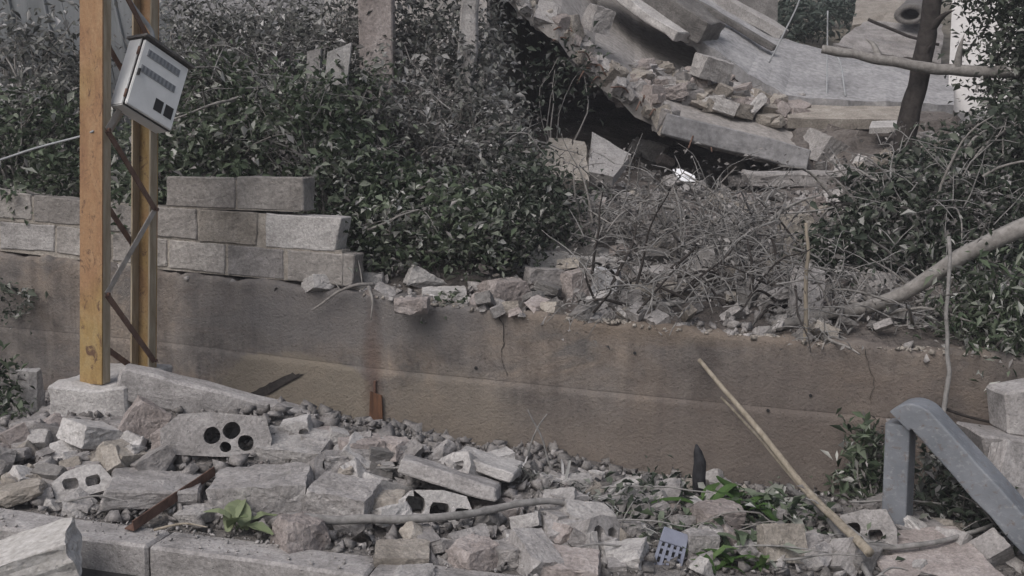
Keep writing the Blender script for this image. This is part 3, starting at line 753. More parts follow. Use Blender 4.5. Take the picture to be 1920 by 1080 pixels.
for k, (px, py, Lp, Hp, rt, lab) in enumerate(((620, 905, 95, 60, (R(-30), R(18), R(30)), 'broken hollow piece between the flat block and crumbling block'), (860, 905, 80, 48, (R(-35), R(-20), R(-25)), 'broken hollow piece behind the tilted slab'), (1120, 1030, 90, 60, (R(-25), R(12), R(40)), 'broken hollow piece right of the smooth pink block'), (150, 935, 100, 55, (R(-35), R(-8), R(15)), 'broken hollow piece just behind the kerb below the footing'))):
    p = hit(px, py); s = p.y / F_PX
    holed_block('hollow_fragment', p + Vector((0, .06, .04)), Lp * s, Hp * s, .13, [(-Lp * .2 * s, 0, Hp * .26 * s), (Lp * .2 * s, -Hp * .04 * s, Hp * .24 * s)], ('concrete', 'pale', 'concrete', 'pale')[k], lab, rt, square=bool(k % 2), seed=20 + k)
near = [
 ((478, 803, 614, 874), 'flat_block', 'pale', 'smooth pale flat block resting beside the holed block', 'block', 1, (R(8), R(3), R(-6)), .9),
 ((386, 862, 574, 978), 'concrete_block', 'concrete', 'big square grey concrete block behind the crumpled green leaves', 'block', 5, (R(4), R(-3), R(6)), .7),
 ((176, 868, 374, 964), 'boulder', 'concrete', 'large rounded grey concrete boulder below the pole footing', 'rock', 1, (0, R(6), R(12)), .8),
 ((576, 886, 702, 1002), 'crumbling_block', 'concrete', 'crumbling grey concrete block beside the big square block', 'block', 6, (R(6), R(4), R(-14)), .8),
 ((636, 812, 716, 884), 'brick_lump', 'pink', 'pinkish masonry lump at the foot of the rusty steel stub', 'rock', 4, (0, 0, R(20)), .9),
 ((700, 815, 768, 872), 'brick_lump', 'pink', 'pinkish masonry lump right of the rusty steel stub', 'rock', 6, (0, R(8), R(60)), .9),
 ((596, 862, 668, 902), 'pale_fragment', 'pale', 'whitish flat fragment lying between the two grey blocks', 'shard', 1, (0, 0, R(30)), .9),
 ((902, 842, 962, 884), 'angular_chunk', 'pale', 'angular pale chunk standing alone against the retaining wall', 'block', 3, (0, R(-10), R(20)), .8),
 ((794, 822, 856, 874), 'wedge_chunk', 'concrete', 'pointed grey wedge leaning near the wall above the tilted slab', 'shard', 3, (0, R(-50), R(10)), .8),
 ((512, 958, 606, 1046), 'brown_chunk', 'pink', 'brown earthy chunk beside the end of the long grey stick', 'rock', 5, (0, R(10), R(40)), .8),
 ((1002, 1020, 1128, 1100), 'pink_block', 'pink', 'smooth pink block at the bottom of the heap beside dark hollow', 'block', 2, (R(5), R(2), R(-8)), .8),
 ((1014, 950, 1134, 1016), 'grey_block', 'concrete', 'grey block half buried beyond the smooth pink block', 'block', 4, (R(3), R(6), R(15)), .8),
 ((700, 1008, 802, 1078), 'brown_block', 'tan', 'brownish block just below the long grey stick', 'block', 7, (R(6), R(2), R(4)), .8),
 ((738, 1054, 812, 1100), 'pale_lump', 'pale', 'pale rounded lump at the kerb end of the heap', 'rock', 7, (0, 0, 0), .9),
 ((846, 1000, 930, 1078), 'mauve_lump', 'pink', 'rounded mauve lump between the brownish block and pink block', 'rock', 3, (0, 0, R(33)), .9),
 ((920, 1004, 990, 1072), 'mauve_lump', 'concrete', 'rounded grey lump touching the mauve lump', 'rock', 0, (0, 0, R(75)), .9),
 ((1306, 934, 1392, 1004), 'pink_lump', 'pink', 'pinkish lump among the green weed leaves', 'rock', 2, (0, 0, R(15)), .8),
 ((1424, 975, 1512, 1062), 'tan_slab', 'tan', 'tan slab propped on edge between the weeds and sticks', 'block', 0, (R(-25), R(4), R(12)), .4),
 ((1698, 972, 1796, 1022), 'grey_wedge', 'concrete', 'pale grey wedge right of the bent pipe upright', 'shard', 4, (0, 0, R(200)), .8),
 ((1284, 985, 1345, 1052), 'grey_lump', 'concrete', 'grey lump standing beside the blue grey plastic grille', 'block', 1, (0, R(4), R(10)), .8),
 ((66, 868, 178, 925), 'flat_fragment', 'concrete', 'flat grey fragment fallen below the lower footing tier', 'block', 3, (R(6), R(-4), R(10)), .8),
 ((0, 878, 70, 935), 'buff_lump', 'tan', 'buff lump at the edge of the heap left of the footing', 'rock', 6, (0, 0, R(40)), .8),
 ((228, 748, 300, 842), 'leaning_brick', 'pink', 'pinkish brick leaning on the footing under the beam', 'block', 2, (R(0), R(32), R(18)), .6),
 ((110, 925, 190, 968), 'flat_fragment', 'pale', 'pale flat fragment sitting just behind the kerb', 'shard', 2, (0, 0, R(10)), .8),
 ((330, 940, 400, 985), 'pale_fragment', 'pale', 'pale fragment between the rusty angle iron and green leaves', 'rock', 3, (0, 0, R(70)), .8),
 ((690, 915, 762, 985), 'tan_lump', 'tan', 'tan lump between the crumbling block and the square celled block', 'rock', 1, (0, 0, R(12)), .8),
 ((880, 930, 975, 978), 'pink_fragment', 'pink', 'low pink fragment right of the square celled block', 'block', 6, (R(3), 0, R(25)), .8),
 ((1138, 955, 1215, 1010), 'grey_fragment', 'concrete', 'low grey fragment left of the blue grey plastic grille', 'shard', 5, (0, 0, R(100)), .8),
 ((1052, 884, 1110, 925), 'pale_fragment', 'pale', 'pale fragment against the retaining wall beside the grass tuft', 'rock', 4, (0, 0, R(5)), .8),
 ((1130, 912, 1230, 960), 'grey_fragment', 'concrete', 'broad grey fragment on the ground below the wall centre', 'shard', 0, (0, 0, R(45)), .9),
 ((1475, 935, 1560, 985), 'pale_fragment', 'concrete', 'grey fragment under the lower end of the leaning cane', 'rock', 6, (0, 0, R(45)), .9),
 ((1560, 1005, 1650, 1075), 'dark_lump', 'dark', 'dark grey lump beside the pink flat panels', 'rock', 2, (0, 0, R(45)), .9),
]
for bb, nm, m, lab, kd, ix, rt, dp in near:
    chunk_px(bb, nm, m, lab, kd, None, rt, dp, ix)
# tilted slab
p = hit(840, 962)
chunk('tilted_slab', p + Vector((0, .14, .13)), (.50, .34, .065), 'concrete', 'tilted thick grey slab with dark underside in mid heap', 'rubble', None, 'block', (R(-13), R(15), R(-8)), 5)
chunk('pale_slab', hit(905, 935) + Vector((.02, .25, .10)), (.34, .3, .05), 'pale', 'pale slab lying behind the tilted thick slab', 'rubble', None, 'block', (R(-6), R(12), R(-16)), 1)
# pink panels at lower right
for bb, lab, ix in (((1655, 1018, 1838, 1056), 'thin pink panel lying behind another pink panel', 3), ((1640, 1046, 1895, 1105), 'wide pink panel lying flat at the foot of the pipe rail', 6)):
    p = hit((bb[0] + bb[2]) / 2, bb[3] - 8); s = p.y / F_PX
    chunk('pink_slab', p + Vector((0, .06, .035)), ((bb[2] - bb[0]) * s, .26, .06), 'pink', lab, 'panel', None, 'block', (R(9), R(-2), R(3)), ix)
# blocks stacked against wall at right
def face_block(name, px, Y, dep, m, label, seed, skew=(0, 0, 0), cat='block'):
    fr = [at(*p, Y) for p in px]; bk = [p + Vector((skew[0], dep, skew[2])) for p in fr]
    base = fr[0].copy(); bm = hexa_bm([p - base for p in fr + bk], 4, .008, 6, seed, .012)
    o = bm_obj(name, bm, m, None, loc=base); return tag(o, label, cat)
face_block('fallen_block', [(1880, 985), (2100, 1035), (2090, 850), (1838, 815)], 5.12, .3, 'concrete', 'grey concrete block leaning behind the sloping pipe, bottom of its stack', 1)
face_block('fallen_block', [(1890, 815), (2090, 850), (2090, 700), (1884, 738)], 5.22, .22, 'concrete', 'grey concrete block behind the sloping pipe, top of its stack', 2)

chunk('leaning_chunk', at(1900, 905, 5.0), (.26, .12, .34), 'concrete', 'jagged grey slab leaning on the fallen blocks behind the sloping pipe', 'rubble', None, 'block', (R(-18), R(24), R(10)), 3)
# rusty angle iron
ra = empty('rusty_angle_iron', hit(243, 1003), 'rusty steel angle iron poking out over the kerb', 'angle iron')
A = hit(243, 1006) + Vector((0, 0, .03)); B = hit(385, 925) + Vector((0, .1, .06)); d = (B - A).normalized(); sv = d.cross(Vector((0, 0, 1))).normalized()
upv = sv.cross(d)
for nm, c in (('leg_plate', bar_corners(A, B, sv * .05, upv * .006)), ('upright_plate', bar_corners(A + sv * .022 + upv * .022, B + sv * .022 + upv * .022, sv * .006, upv * .038))):
    bm_obj(nm, hexa_bm(local(ra, c), 3, .002, 20), 'rust', ra)
# long grey stick over the heap
def branch(name, pts, r0, r1, m, label, cat='stick', wob=.012, seed=0, twigs=0):
    root = empty(name, pts[0], label, cat) if twigs else None
    P = smooth_path(pts, 7, wob, seed); n = len(P); org = Vector(pts[0]); P = [p - org for p in P]
    bm = bmesh.new(); tube_into(bm, P, [lerp(r0, r1, i / (n - 1)) * (1 + .10 * noise.noise(P[i] * 7)) for i in range(n)], 9)
    if not twigs:
        return tag(bm_obj(name, bm, m, None, True, loc=org), label, cat)
    bm_obj('limb', bm, m, root, True); rd = random.Random(seed)
    for i in range(twigs):
        k = rd.randrange(n // 4, n); a = P[k]; dd = Vector((rd.uniform(-1, 1), rd.uniform(-.6, .6), rd.uniform(-.5, .8))).normalized() * rd.uniform(.1, .3)
        bm = bmesh.new(); Q = smooth_path([a, a + dd * .5 + Vector((0, 0, .03)), a + dd], 4, .01, i); tube_into(bm, Q, [lerp(r1 * .7, .002, j / (len(Q) - 1)) for j in range(len(Q))], 5); bm_obj('twig', bm, m, root, True)
    return root
def onheap(px, py, up=.03): return hit(px, py) + Vector((0, 0, up))
branch('dry_stick', [onheap(540, 1004, .08), onheap(650, 1012, .09), onheap(800, 1012, .1), onheap(930, 1000, .11), onheap(1000, 982, .10), onheap(1085, 975, .08), onheap(1130, 992, .03)], .022, .013, 'wood_grey', 'long grey stick lying across the middle of the rubble heap', seed=3)
# leaning cane, split in two
cane = empty('leaning_cane', hit(1560, 1010), 'long split pale cane leaning on the retaining wall', 'cane')
for offx, tp, rr, m in ((0, (1311, 676), .017, 'wood_pale'), (-9, (1352, 745), .010, 'wood_pale')):
    a = onwall(*tp, .05); b = onheap(1508 + offx * .6, 960, .12); c = onheap(1628 + offx * .3, 1100, .15)
    bm = bmesh.new(); P = smooth_path(local(cane, [a, lerp(a, b, .5) + Vector((.02, 0, -.012)), b, c]), 6, .006, offx); tube_into(bm, P, [lerp(rr * .7, rr * 1.25, i / (len(P) - 1)) for i in range(len(P))], 8)
    bm_obj('strand', bm, m, cane, True)
branch('fallen_branch', [onheap(1500, 955, .05), onheap(1560, 1000, .07), onheap(1640, 1045, .06), onheap(1760, 1050, .09), onheap(1900, 1025, .14)], .02, .009, 'wood_grey', 'grey crooked branch lying over the pink panels', seed=5, twigs=5)
branch('fallen_branch', [onheap(1480, 925, .04), onheap(1545, 985, .05), onheap(1600, 1060, .05), onheap(1640, 1110, .03)], .018, .012, 'wood_grey', 'grey branch running down from the foot of the cane', seed=6, twigs=6)
# dark charred stake
p = hit(1310, 925); tp = at(1307, 834, p.y); bm = bmesh.new(); H = tp.z - p.z
tube_into(bm, [Vector((.005, 0, -.05)), Vector((0, 0, H * .35)), Vector((.004, 0, H * .62)), Vector((-.012, 0, H * .85)), Vector((-.016, 0, H))], [.034, .036, .034, .022, .006], 9)
rough(bm, .006, 20); tag(bm_obj('charred_stake', bm, 'char', None, True, loc=p), 'short black charred stake standing before the retaining wall', 'stake')
# blue grey plastic grille leaning
gr = empty('plastic_grille', hit(1240, 1075), 'blue grey ribbed plastic grille leaning in the rubble', 'grille')
a, b, c, d = at(1200, 1125, 4.42), at(1262, 1135, 4.42), at(1293, 1003, 4.66), at(1246, 986, 4.66)
q = local(gr, [a, b, c, d]); nn = (q[1] - q[0]).cross(q[3] - q[0]).normalized()
def qp(u, v, off=0): return lerp(lerp(q[0], q[1], u), lerp(q[3], q[2], u), v) + nn * off
def qbox(u0, u1, v0, v1, t, off=0): return [qp(u0, v0, off), qp(u1, v0, off), qp(u1, v1, off), qp(u0, v1, off)] + [p - nn * t for p in (qp(u0, v0, off), qp(u1, v0, off), qp(u1, v1, off), qp(u0, v1, off))]
bm_obj('head_plate', hexa_bm(qbox(0, 1, .80, 1, .02), 0, 0, bevel=.003), 'plastic', gr)
bm_obj('backing', hexa_bm(qbox(0.02, .98, 0, .79, .006, -.014)), 'cabinet_dark', gr)
for k in range(5): bm_obj('rib', hexa_bm(qbox(k * .22, k * .22 + .11, 0, .79, .013)), 'plastic', gr)
for k in range(7): bm_obj('cross_rib', hexa_bm(qbox(.01, .99, .05 + k * .11, .085 + k * .11, .008, -.004)), 'plastic', gr)
# ------------------------------------------------------------------ generic fragments near
LAND = []      # (place, phrase) of things one can find, for saying where a fragment lies
def near_phrase(x, y):
    return min(LAND, key=lambda q: (q[0].x - x) ** 2 + (q[0].y - y) ** 2)[1]
SHAPE = {'rock': 'rounded', 'block': 'blocky', 'shard': 'wedge shaped'}
COLW = {'concrete': 'grey', 'pale': 'pale', 'pink': 'pinkish', 'tan': 'tan', 'dark': 'dark'}
def frag_label(x, y, s, m, k, tail=''):
    size = 'tiny' if s < .06 else 'small' if s < .10 else 'larger'
    return f"{size} {SHAPE[k]} {COLW[m]} fragment by the {near_phrase(x, y)}{tail}"
def scatter(n, pick, f, sizes, mats, name, labels, group, cat='rubble', seed=0, lift=.25, tail=''):
    rd = random.Random(seed)
    for i in range(n):
        x, y = pick(rd); s = rd.choice(sizes) * rd.uniform(.7, 1.3); m = rd.choices(list(mats), weights=list(mats.values()))[0]
        k = rd.choices(('rock', 'block', 'shard'), weights=(2, 6, 4))[0]
        sz = (s * rd.uniform(.8, 1.3), s * rd.uniform(.7, 1.2), s * rd.uniform(.35, .75))
        chunk(name, Vector((x, y, f(x, y) + sz[2] * lift)), sz, m, frag_label(x, y, s, m, k, tail), cat, group, k, (rd.gauss(0, .4), rd.gauss(0, .4), rd.uniform(0, 6.28)))
KEY = [(300, 790, 480, 872), (745, 925, 890, 990), (478, 803, 614, 874), (386, 862, 574, 978), (395, 930, 500, 1000), (235, 925, 385, 1010), (176, 868, 374, 962), (578, 886, 702, 1000), (750, 878, 930, 960), (1215, 985, 1300, 1085)]
def pick_near(rd):
    while True:
        px = rd.uniform(-60, 1250) if rd.random() < .8 else rd.uniform(1200, 2000); py = rd.uniform(815, 1085)
        if px < 700 and py > 955 + (px / 700) * 95: continue
        if px > 700 and py > 1082: continue
        if px > 700 and py < 845 + (px - 700) * .09: continue
        if any(a - 12 < px < c + 12 and b + 20 < py < d + 30 for a, b, c, d in KEY): continue
        p = hit(px, py)
        if p.y > wall_y(p.x) - .08 or p.y < kerb_y(p.x) + .08: continue
        return p.x, p.y
NL = {'concrete': 'small grey concrete fragment in the heap between kerb and retaining wall', 'pale': 'small pale concrete fragment in the heap between kerb and retaining wall', 'pink': 'small pinkish masonry fragment in the heap between kerb and retaining wall', 'tan': 'small tan masonry fragment in the heap between kerb and retaining wall', 'dark': 'small dark concrete fragment in the heap between kerb and retaining wall'}
for px, py, ph in ((30, 900, 'buff lump left of the footing'), (150, 905, 'pole footing'), (275, 915, 'large grey boulder'), (480, 930, 'big square grey block'), (640, 960, 'crumbling grey block'), (400, 870, 'block with round holes'), (545, 860, 'smooth pale flat block'), (690, 850, 'rusty steel stub'), (840, 920, 'tilted thick slab'), (815, 975, 'square celled block'), (930, 870, 'angular pale chunk'), (750, 1040, 'brownish block'), (890, 1040, 'mauve lump'), (1065, 1060, 'smooth pink block'), (1070, 985, 'half buried grey block'), (1030, 905, 'grass tuft'), (1180, 940, 'broad grey fragment'), (1255, 1040, 'plastic grille'), (1310, 915, 'charred stake'), (1350, 975, 'fresh green weed'), (1465, 1020, 'propped tan slab'), (1510, 945, 'foot of the cane'), (1640, 1010, 'two celled block'), (1690, 990, 'bent pipe upright'), (1770, 1050, 'pink flat panels'), (440, 985, 'crumpled green leaves'), (300, 965, 'rusty angle iron'), (590, 1010, 'end of the long stick')):
    LAND.append((hit(px, py), ph))
scatter(298, pick_near, lambda x, y: ground_z(x, y) + random.choice((0, .015, .04)) * (1 if x < 0 else .3), (.05, .07, .09, .11, .14, .18), {'concrete': 10, 'pale': 6, 'pink': 1.2, 'tan': 2, 'dark': 1}, 'rubble_fragment', NL, 'fragments in the street heap', seed=11)

def grit(name, n, pick, f, smin, smax, m, label, seed):
    r = np.random.default_rng(seed); rd = random.Random(seed); V = []
    base = np.array([[1, 0, -1], [-.6, .9, -1], [-.7, -.8, -1], [.9, .1, 1], [-.5, .8, 1], [-.6, -.7, 1]], float)
    tri = np.array([[0, 2, 1], [3, 4, 5], [0, 1, 4], [0, 4, 3], [1, 2, 5], [1, 5, 4], [2, 0, 3], [2, 3, 5]])
    while len(V) < n:
        x, y = pick(rd)
        if noise.noise(Vector((x * 2.6, y * 2.6, seed))) < rd.uniform(-.45, .15): continue
        s = smin + (smax - smin) * rd.random() ** 3
        q = base * np.array([rd.uniform(.7, 1.3), rd.uniform(.5, 1.1), rd.uniform(.2, .7)]) + r.normal(size=(6, 3)) * .25
        e = np.array(Euler((rd.gauss(0, .4), rd.gauss(0, .4), rd.uniform(0, 6.28))).to_matrix())
        V.append(q @ e.T * s * .8 + np.array([x, y, f(x, y) + s * .25]))
    V = np.concatenate(V); T = (np.arange(n)[:, None, None] * 6 + tri[None]).reshape(-1).astype(np.int32)
    me = bpy.data.meshes.new(name); me.vertices.add(len(V)); me.vertices.foreach_set('co', V.astype(np.float32).ravel()); me.loops.add(len(T)); me.loops.foreach_set('vertex_index', T)
    me.polygons.add(len(T) // 3); me.polygons.foreach_set('loop_start', np.arange(0, len(T), 3, dtype=np.int32)); me.update(calc_edges=True)
    o = link(name, me, m); tag(o, label, 'gravel', kind='stuff'); return o
def pick_grit(rd):
    x = rd.uniform(-3.4, 3.4); y = rd.uniform(kerb_y(x) + .03, wall_y(x) - .03); return x, y
grit('grey_grit', 4600, pick_grit, ground_z, .006, .03, 'crumb', 'grey grit and crushed concrete over the pavement', 1)
grit('pink_grit', 900, pick_grit, ground_z, .006, .024, 'pink', 'pinkish crushed brick scattered over the pavement', 2)
grit('coarse_grit', 1900, pick_grit, lambda x, y: ground_z(x, y) + .008, .012, .06, 'crumb', 'coarse broken concrete crumbs between the larger chunks', 8)
grit('pale_grit', 800, pick_grit, lambda x, y: ground_z(x, y) + .008, .008, .035, 'concrete', 'pale broken mortar crumbs between the larger chunks', 9)
def pick_left(rd):
    while True:
        x, y = pick_grit(rd)
        if x < .3: return x, y
grit('chip_rubble', 1500, pick_left, lambda x, y: ground_z(x, y) + .015, .015, .07, 'concrete', 'broken concrete chips packed between the chunks by the pole', 10)
def pick_kerb(rd):
    x = rd.uniform(-2.6, 1); return x, kerb_y(x) - .20 * rd.random() ** 2.2
grit('kerb_grit', 420, pick_kerb, lambda x, y: g_base(x) + .037, .004, .014, 'pale', 'pale grit spilled over the kerb top', 3)
def pick_road(rd):
    x = rd.uniform(-2.6, 2); return x, kerb_y(x) - .32 - .9 * rd.random()
grit('road_grit', 900, pick_road, road_f, .005, .03, 'concrete', 'grey grit strewn on the asphalt road', 4)

# ================================================================== TERRACE RUBBLE
TZ = terrace_z
ter = [
 ((978, 462, 1162, 505), 'flat_slab', 'pale', 'flat pale slab lying on broken blocks above the retaining wall', 'block', 3, (R(6), R(4), 0), .6),
 ((1186, 254, 1252, 304), 'wedge_chunk', 'pale', 'grey wedge standing just right of the tilted squarish slab', 'shard', 2, (0, R(-35), R(160)), .6),
 ((1516, 262, 1602, 318), 'cubic_chunk', 'pale', 'pale cubic chunk beyond the end of the slab edge', 'block', 6, (R(16), R(24), R(30)), .8),
 ((1462, 398, 1522, 498), 'masonry_stump', 'tan', 'tan masonry stump standing behind the thin pale stake', 'block', 7, (0, R(3), R(6)), .6),
 ((1478, 500, 1546, 606), 'leaning_slab', 'concrete', 'grey brown slab leaning behind the thin pale stake', 'block', 2, (R(-18), R(12), R(10)), .3),
 ((1180, 528, 1330, 566), 'plank_fragment', 'tan', 'flat tan fragment under the dry brushwood', 'block', 5, (R(5), R(2), R(4)), .5),
 ((1190, 500, 1290, 540), 'grey_slab', 'concrete', 'grey slab fragment under the dry brushwood', 'block', 0, (R(10), R(-4), R(4)), .6),
 ((905, 520, 985, 576), 'pink_lump', 'pink', 'pinkish lump on the wall lip beside broken blocks', 'rock', 3, (0, 0, R(30)), .8),
 ((1364, 500, 1412, 545), 'tan_lump', 'tan', 'tan square lump at the edge of the brushwood', 'block', 2, (0, 0, R(15)), .8),
 ((760, 500, 838, 545), 'pale_shard', 'pale', 'pale shard pointing up on the wall lip under the bush', 'shard', 6, (R(0), R(18), R(20)), .5),
 ((790, 538, 872, 572), 'flat_fragment', 'pale', 'pale flat fragment on the wall lip right of the bare root', 'block', 4, (R(4), 0, R(8)), .6),
 ((676, 512, 716, 540), 'pale_pebble', 'pale', 'pale stone at the end of the block wall', 'rock', 6, (0, 0, 0), .8),
 ((985, 500, 1050, 560), 'broken_block', 'concrete', 'broken grey block propping the flat pale slab at its bushy end', 'block', 6, (0, R(5), R(15)), .7),
 ((1055, 505, 1110, 565), 'broken_block', 'pink', 'pinkish broken block propping the middle of the flat pale slab', 'block', 1, (0, R(-7), R(35)), .7),
 ((1112, 502, 1160, 560), 'broken_block', 'bluegrey', 'blue grey broken block propping the flat pale slab near the brushwood', 'block', 3, (0, R(9), R(-15)), .7),
 ((1395, 322, 1640, 352), 'long_slab', 'concrete', 'long thin grey slab lying below the pale cubic chunk', 'block', 5, (R(3), R(1), 0), .35),
 ((740, 556, 800, 590), 'pink_lump', 'pink', 'pinkish stone at the wall lip above the weeds', 'rock', 1, (0, 0, 0), .7),
]
for bb, nm, m, lab, kd, ix, rt, dp in ter: chunk_px(bb, nm, m, lab, kd, TZ, rt, dp, ix)
def pick_ter(rd):
    while True:
        px, py = (rd.uniform(900, 1720), rd.uniform(480, 640)) if rd.random() < .6 else (rd.uniform(990, 1720), rd.uniform(300, 480))
        p = hit(px, py, TZ)
        if p.y < wall_y(p.x) + .06 or p.y > 11: continue
        return p.x, p.y
TL_ = {'concrete': 'grey concrete fragment on the bank above the retaining wall', 'pale': 'pale concrete fragment on the bank above the retaining wall', 'pink': 'pinkish masonry fragment on the bank above the retaining wall', 'tan': 'tan masonry fragment on the bank above the retaining wall', 'dark': 'dark concrete fragment on the bank above the retaining wall'}
LAND.clear()
for px, py, ph in ((1070, 520, 'flat pale slab on the wall lip'), (945, 560, 'pinkish lump on the wall lip'), (1250, 545, 'plank under the brushwood'), (1390, 540, 'square tan lump'), (1490, 490, 'tan masonry stump'), (1515, 600, 'leaning grey brown slab'), (1320, 590, 'curved grey stick'), (1060, 330, 'buff fallen slab'), (1140, 330, 'tilted squarish slab'), (1220, 310, 'grey wedge'), (1283, 345, 'white paper scrap'), (1560, 320, 'pale cubic chunk'), (1510, 350, 'long thin grey slab'), (1640, 600, 'fallen grey log'), (1720, 640, 'wall lip under the fallen log'), (1300, 450, 'dry brushwood'), (1420, 420, 'pale dry twigs'), (1450, 630, 'root end of the fallen log'), (1150, 600, 'wall lip crumbs'), (1690, 330, 'dark dead trunk')):
    LAND.append((hit(px, py, TZ), ph))
scatter(290, pick_ter, lambda x, y: TZ(x, y) + random.choice((0, .02, .06)), (.05, .07, .09, .12, .16), {'concrete': 7, 'pale': 1, 'pink': 2, 'tan': 2, 'dark': 6}, 'bank_fragment', TL_, 'fragments on the bank', seed=21)
def pick_tg(rd):
    x = rd.uniform(-2.5, 4); y = wall_y(x) + .02 + 4.5 * rd.random() ** 1.6; return x, y
grit('bank_grit', 5200, pick_tg, TZ, .01, .05, 'concrete', 'grey crushed rubble covering the bank above the wall', 5)
def pick_lip(rd):
    x = rd.uniform(-.9, 3.2); return x, wall_y(x) + rd.uniform(-.01, .16)
grit('lip_grit', 900, pick_lip, lambda x, y: wall_top(x) - .01, .006, .028, 'tan', 'tan crumbs along the lip of the retaining wall', 6)
def pick_spill(rd):
    x = rd.gauss(-.35, .45); return x, wall_y(x) + rd.uniform(-.03, .2)
scatter(46, pick_spill, lambda x, y: wall_top(x) - .01, (.04, .06, .08, .11), {'concrete': 5, 'pale': 4, 'pink': 3, 'tan': 2}, 'lip_fragment', TL_, 'fragments on the wall lip', seed=33, tail=', spilled')
# white paper scrap
s = 7.3 / F_PX; bm = bmesh.new()
q = [(-20, 26), (-6, 28), (20, 12), (22, -1), (-4, 0), (-10, 6)]; va = [bm.verts.new((a * s, -.004 + b * .0006, b * s)) for a, b in q]; vb = [bm.verts.new((a * s, .01 + b * .0012, b * s)) for a, b in q]
bm.faces.new(va); bm.faces.new(vb[::-1])
for i in range(6): bm.faces.new((va[i], vb[i], vb[(i + 1) % 6], va[(i + 1) % 6]))
tag(bm_obj('paper_scrap', bm, 'paper', None, loc=at(1283, 340, 7.3), rot=(R(-25), 0, 0)), 'bright white crumpled paper scrap on the rubble bank', 'paper')

# ================================================================== COLLAPSED HOUSE
house = empty('collapsed_house', at(1150, 290, 9.6), 'collapsed house with a sagging concrete roof slab over a dark opening', 'building')
def hl(p): return Vector(p) - house.location
edge = [(760, -190), (905, -85), (990, 0), (1065, 62), (1130, 132), (1192, 178), (1252, 216), (1330, 242), (1420, 264), (1512, 288)]
E0 = [at(x, y, 9.5) for x, y in edge]; BK = Vector((.25, 2.7, 1.12)); TH = .17
Pn = [lerp(a_, b_, k_ / 4) for a_, b_ in zip(E0, E0[1:]) for k_ in range(4)] + [E0[-1]]; bm = bmesh.new(); NB = 9; top = []; bot = []
for i, p in enumerate(Pn):
    ragged = 1 if i < 24 else .25
    j = Vector((0, .10 * noise.noise(p * 5) * ragged, .03 * noise.noise(p * 7 + Vector((3, 3, 3))) * ragged))
    nrm = Vector((0, 0, 1))
    top.append([bm.verts.new(hl(p + j + BK * (k / NB) + Vector((0, 0, .02 * noise.noise((p + BK * k / NB) * 1.5))))) for k in range(NB + 1)])
    bot.append([bm.verts.new(hl(p + j * 1.6 + BK * (k / NB) - Vector((0, -.02, TH + .04 * noise.noise(p * 6) * ragged)))) for k in range(NB + 1)])
for i in range(len(Pn) - 1):
    for k in range(NB):
        bm.faces.new((top[i][k], top[i + 1][k], top[i + 1][k + 1], top[i][k + 1])); bm.faces.new((bot[i][k], bot[i][k + 1], bot[i + 1][k + 1], bot[i + 1][k]))
    bm.faces.new((top[i][0], bot[i][0], bot[i + 1][0], top[i + 1][0])); bm.faces.new((top[i][NB], top[i + 1][NB], bot[i + 1][NB], bot[i][NB]))
for s_ in (0, -1):
    for k in range(NB): bm.faces.new((top[s_][k], top[s_][k + 1], bot[s_][k + 1], bot[s_][k]))
bm_obj('roof_slab', bm, 'plaster', house)
# broken lip of masonry along the slab edge
for i in range(95):
    t = random.uniform(.2, .72); p = Pn[int(t * (len(Pn) - 1))]
    s = random.choice((.07, .09, .12, .16, .24)); m = random.choice(['concrete', 'concrete', 'pink', 'tan', 'pink'])
    o = link('masonry_lump', lib(random.choice(['rock', 'block']), i, m), None, house, hl(p + Vector((random.uniform(-.05, .05), random.uniform(-.02, .25), random.uniform(-.06, .06)))), (random.uniform(0, 3), random.uniform(0, 3), random.uniform(0, 3)), (s, s * .8, s * .6))
A_ = at(1244, 232, 9.42); B_ = at(1514, 300, 9.40); d_ = (B_ - A_).normalized(); hv_ = (Vector((0, 0, 1)) - d_ * d_.z).normalized()
bm_obj('slab_edge', hexa_bm([hl(p) for p in bar_corners(A_, B_, d_.cross(hv_) * .16, hv_ * .185)], 6, .012, 4, 2, .01), 'bluegrey', house)
for i in range(14):
    p = Pn[random.randrange(8, 30)]; q = Vector((random.uniform(-.25, .1), random.uniform(-.25, -.02), random.uniform(-.3, .08))); bm = bmesh.new()
    tube_into(bm, smooth_path([hl(p) + Vector((0, .1, -.06)), hl(p) + q * .5 + Vector((0, 0, .03)), hl(p) + q], 4, .01, i), .007, 5); bm_obj('rebar', bm, 'brownmetal', house, True)
# side and back walls of the opening
def slabbox(c, name, m, cuts=4, amp=.015, seed=0, par=house): return bm_obj(name, hexa_bm([Vector(p) - par.location for p in c], cuts, amp, 3, seed), m, par)
def upright(p0, p1, z1, th, name, m, seed=0):
    d = Vector((p1[0] - p0[0], p1[1] - p0[1], 0)).normalized(); n_ = Vector((-d.y, d.x, 0)) * th
    zz0, zz1 = terrace_z(*p0) - .2, terrace_z(*p1) - .2
    A = Vector((p0[0], p0[1], zz0)); B = Vector((p1[0], p1[1], zz1)); C = Vector((p1[0], p1[1], z1)); D_ = Vector((p0[0], p0[1], z1))
    return slabbox([A, B, C, D_, A + n_, B + n_, C + n_, D_ + n_], name, m, 4, .012, seed)
xl = at(918, 100, 9.6).x
upright((xl, 9.62), (xl + .5, 12.2), 4.6, .2, 'side_wall', 'concrete', 1)
upright((xl + .3, 12.25), (2.9, 12.25), 4.4, .2, 'back_wall', 'dark', 2)  # dark colour adds painted shade to the depth of the opening
upright((xl - 1.4, 9.55), (xl - .02, 9.6), 4.6, .2, 'front_wall', 'plaster', 5)

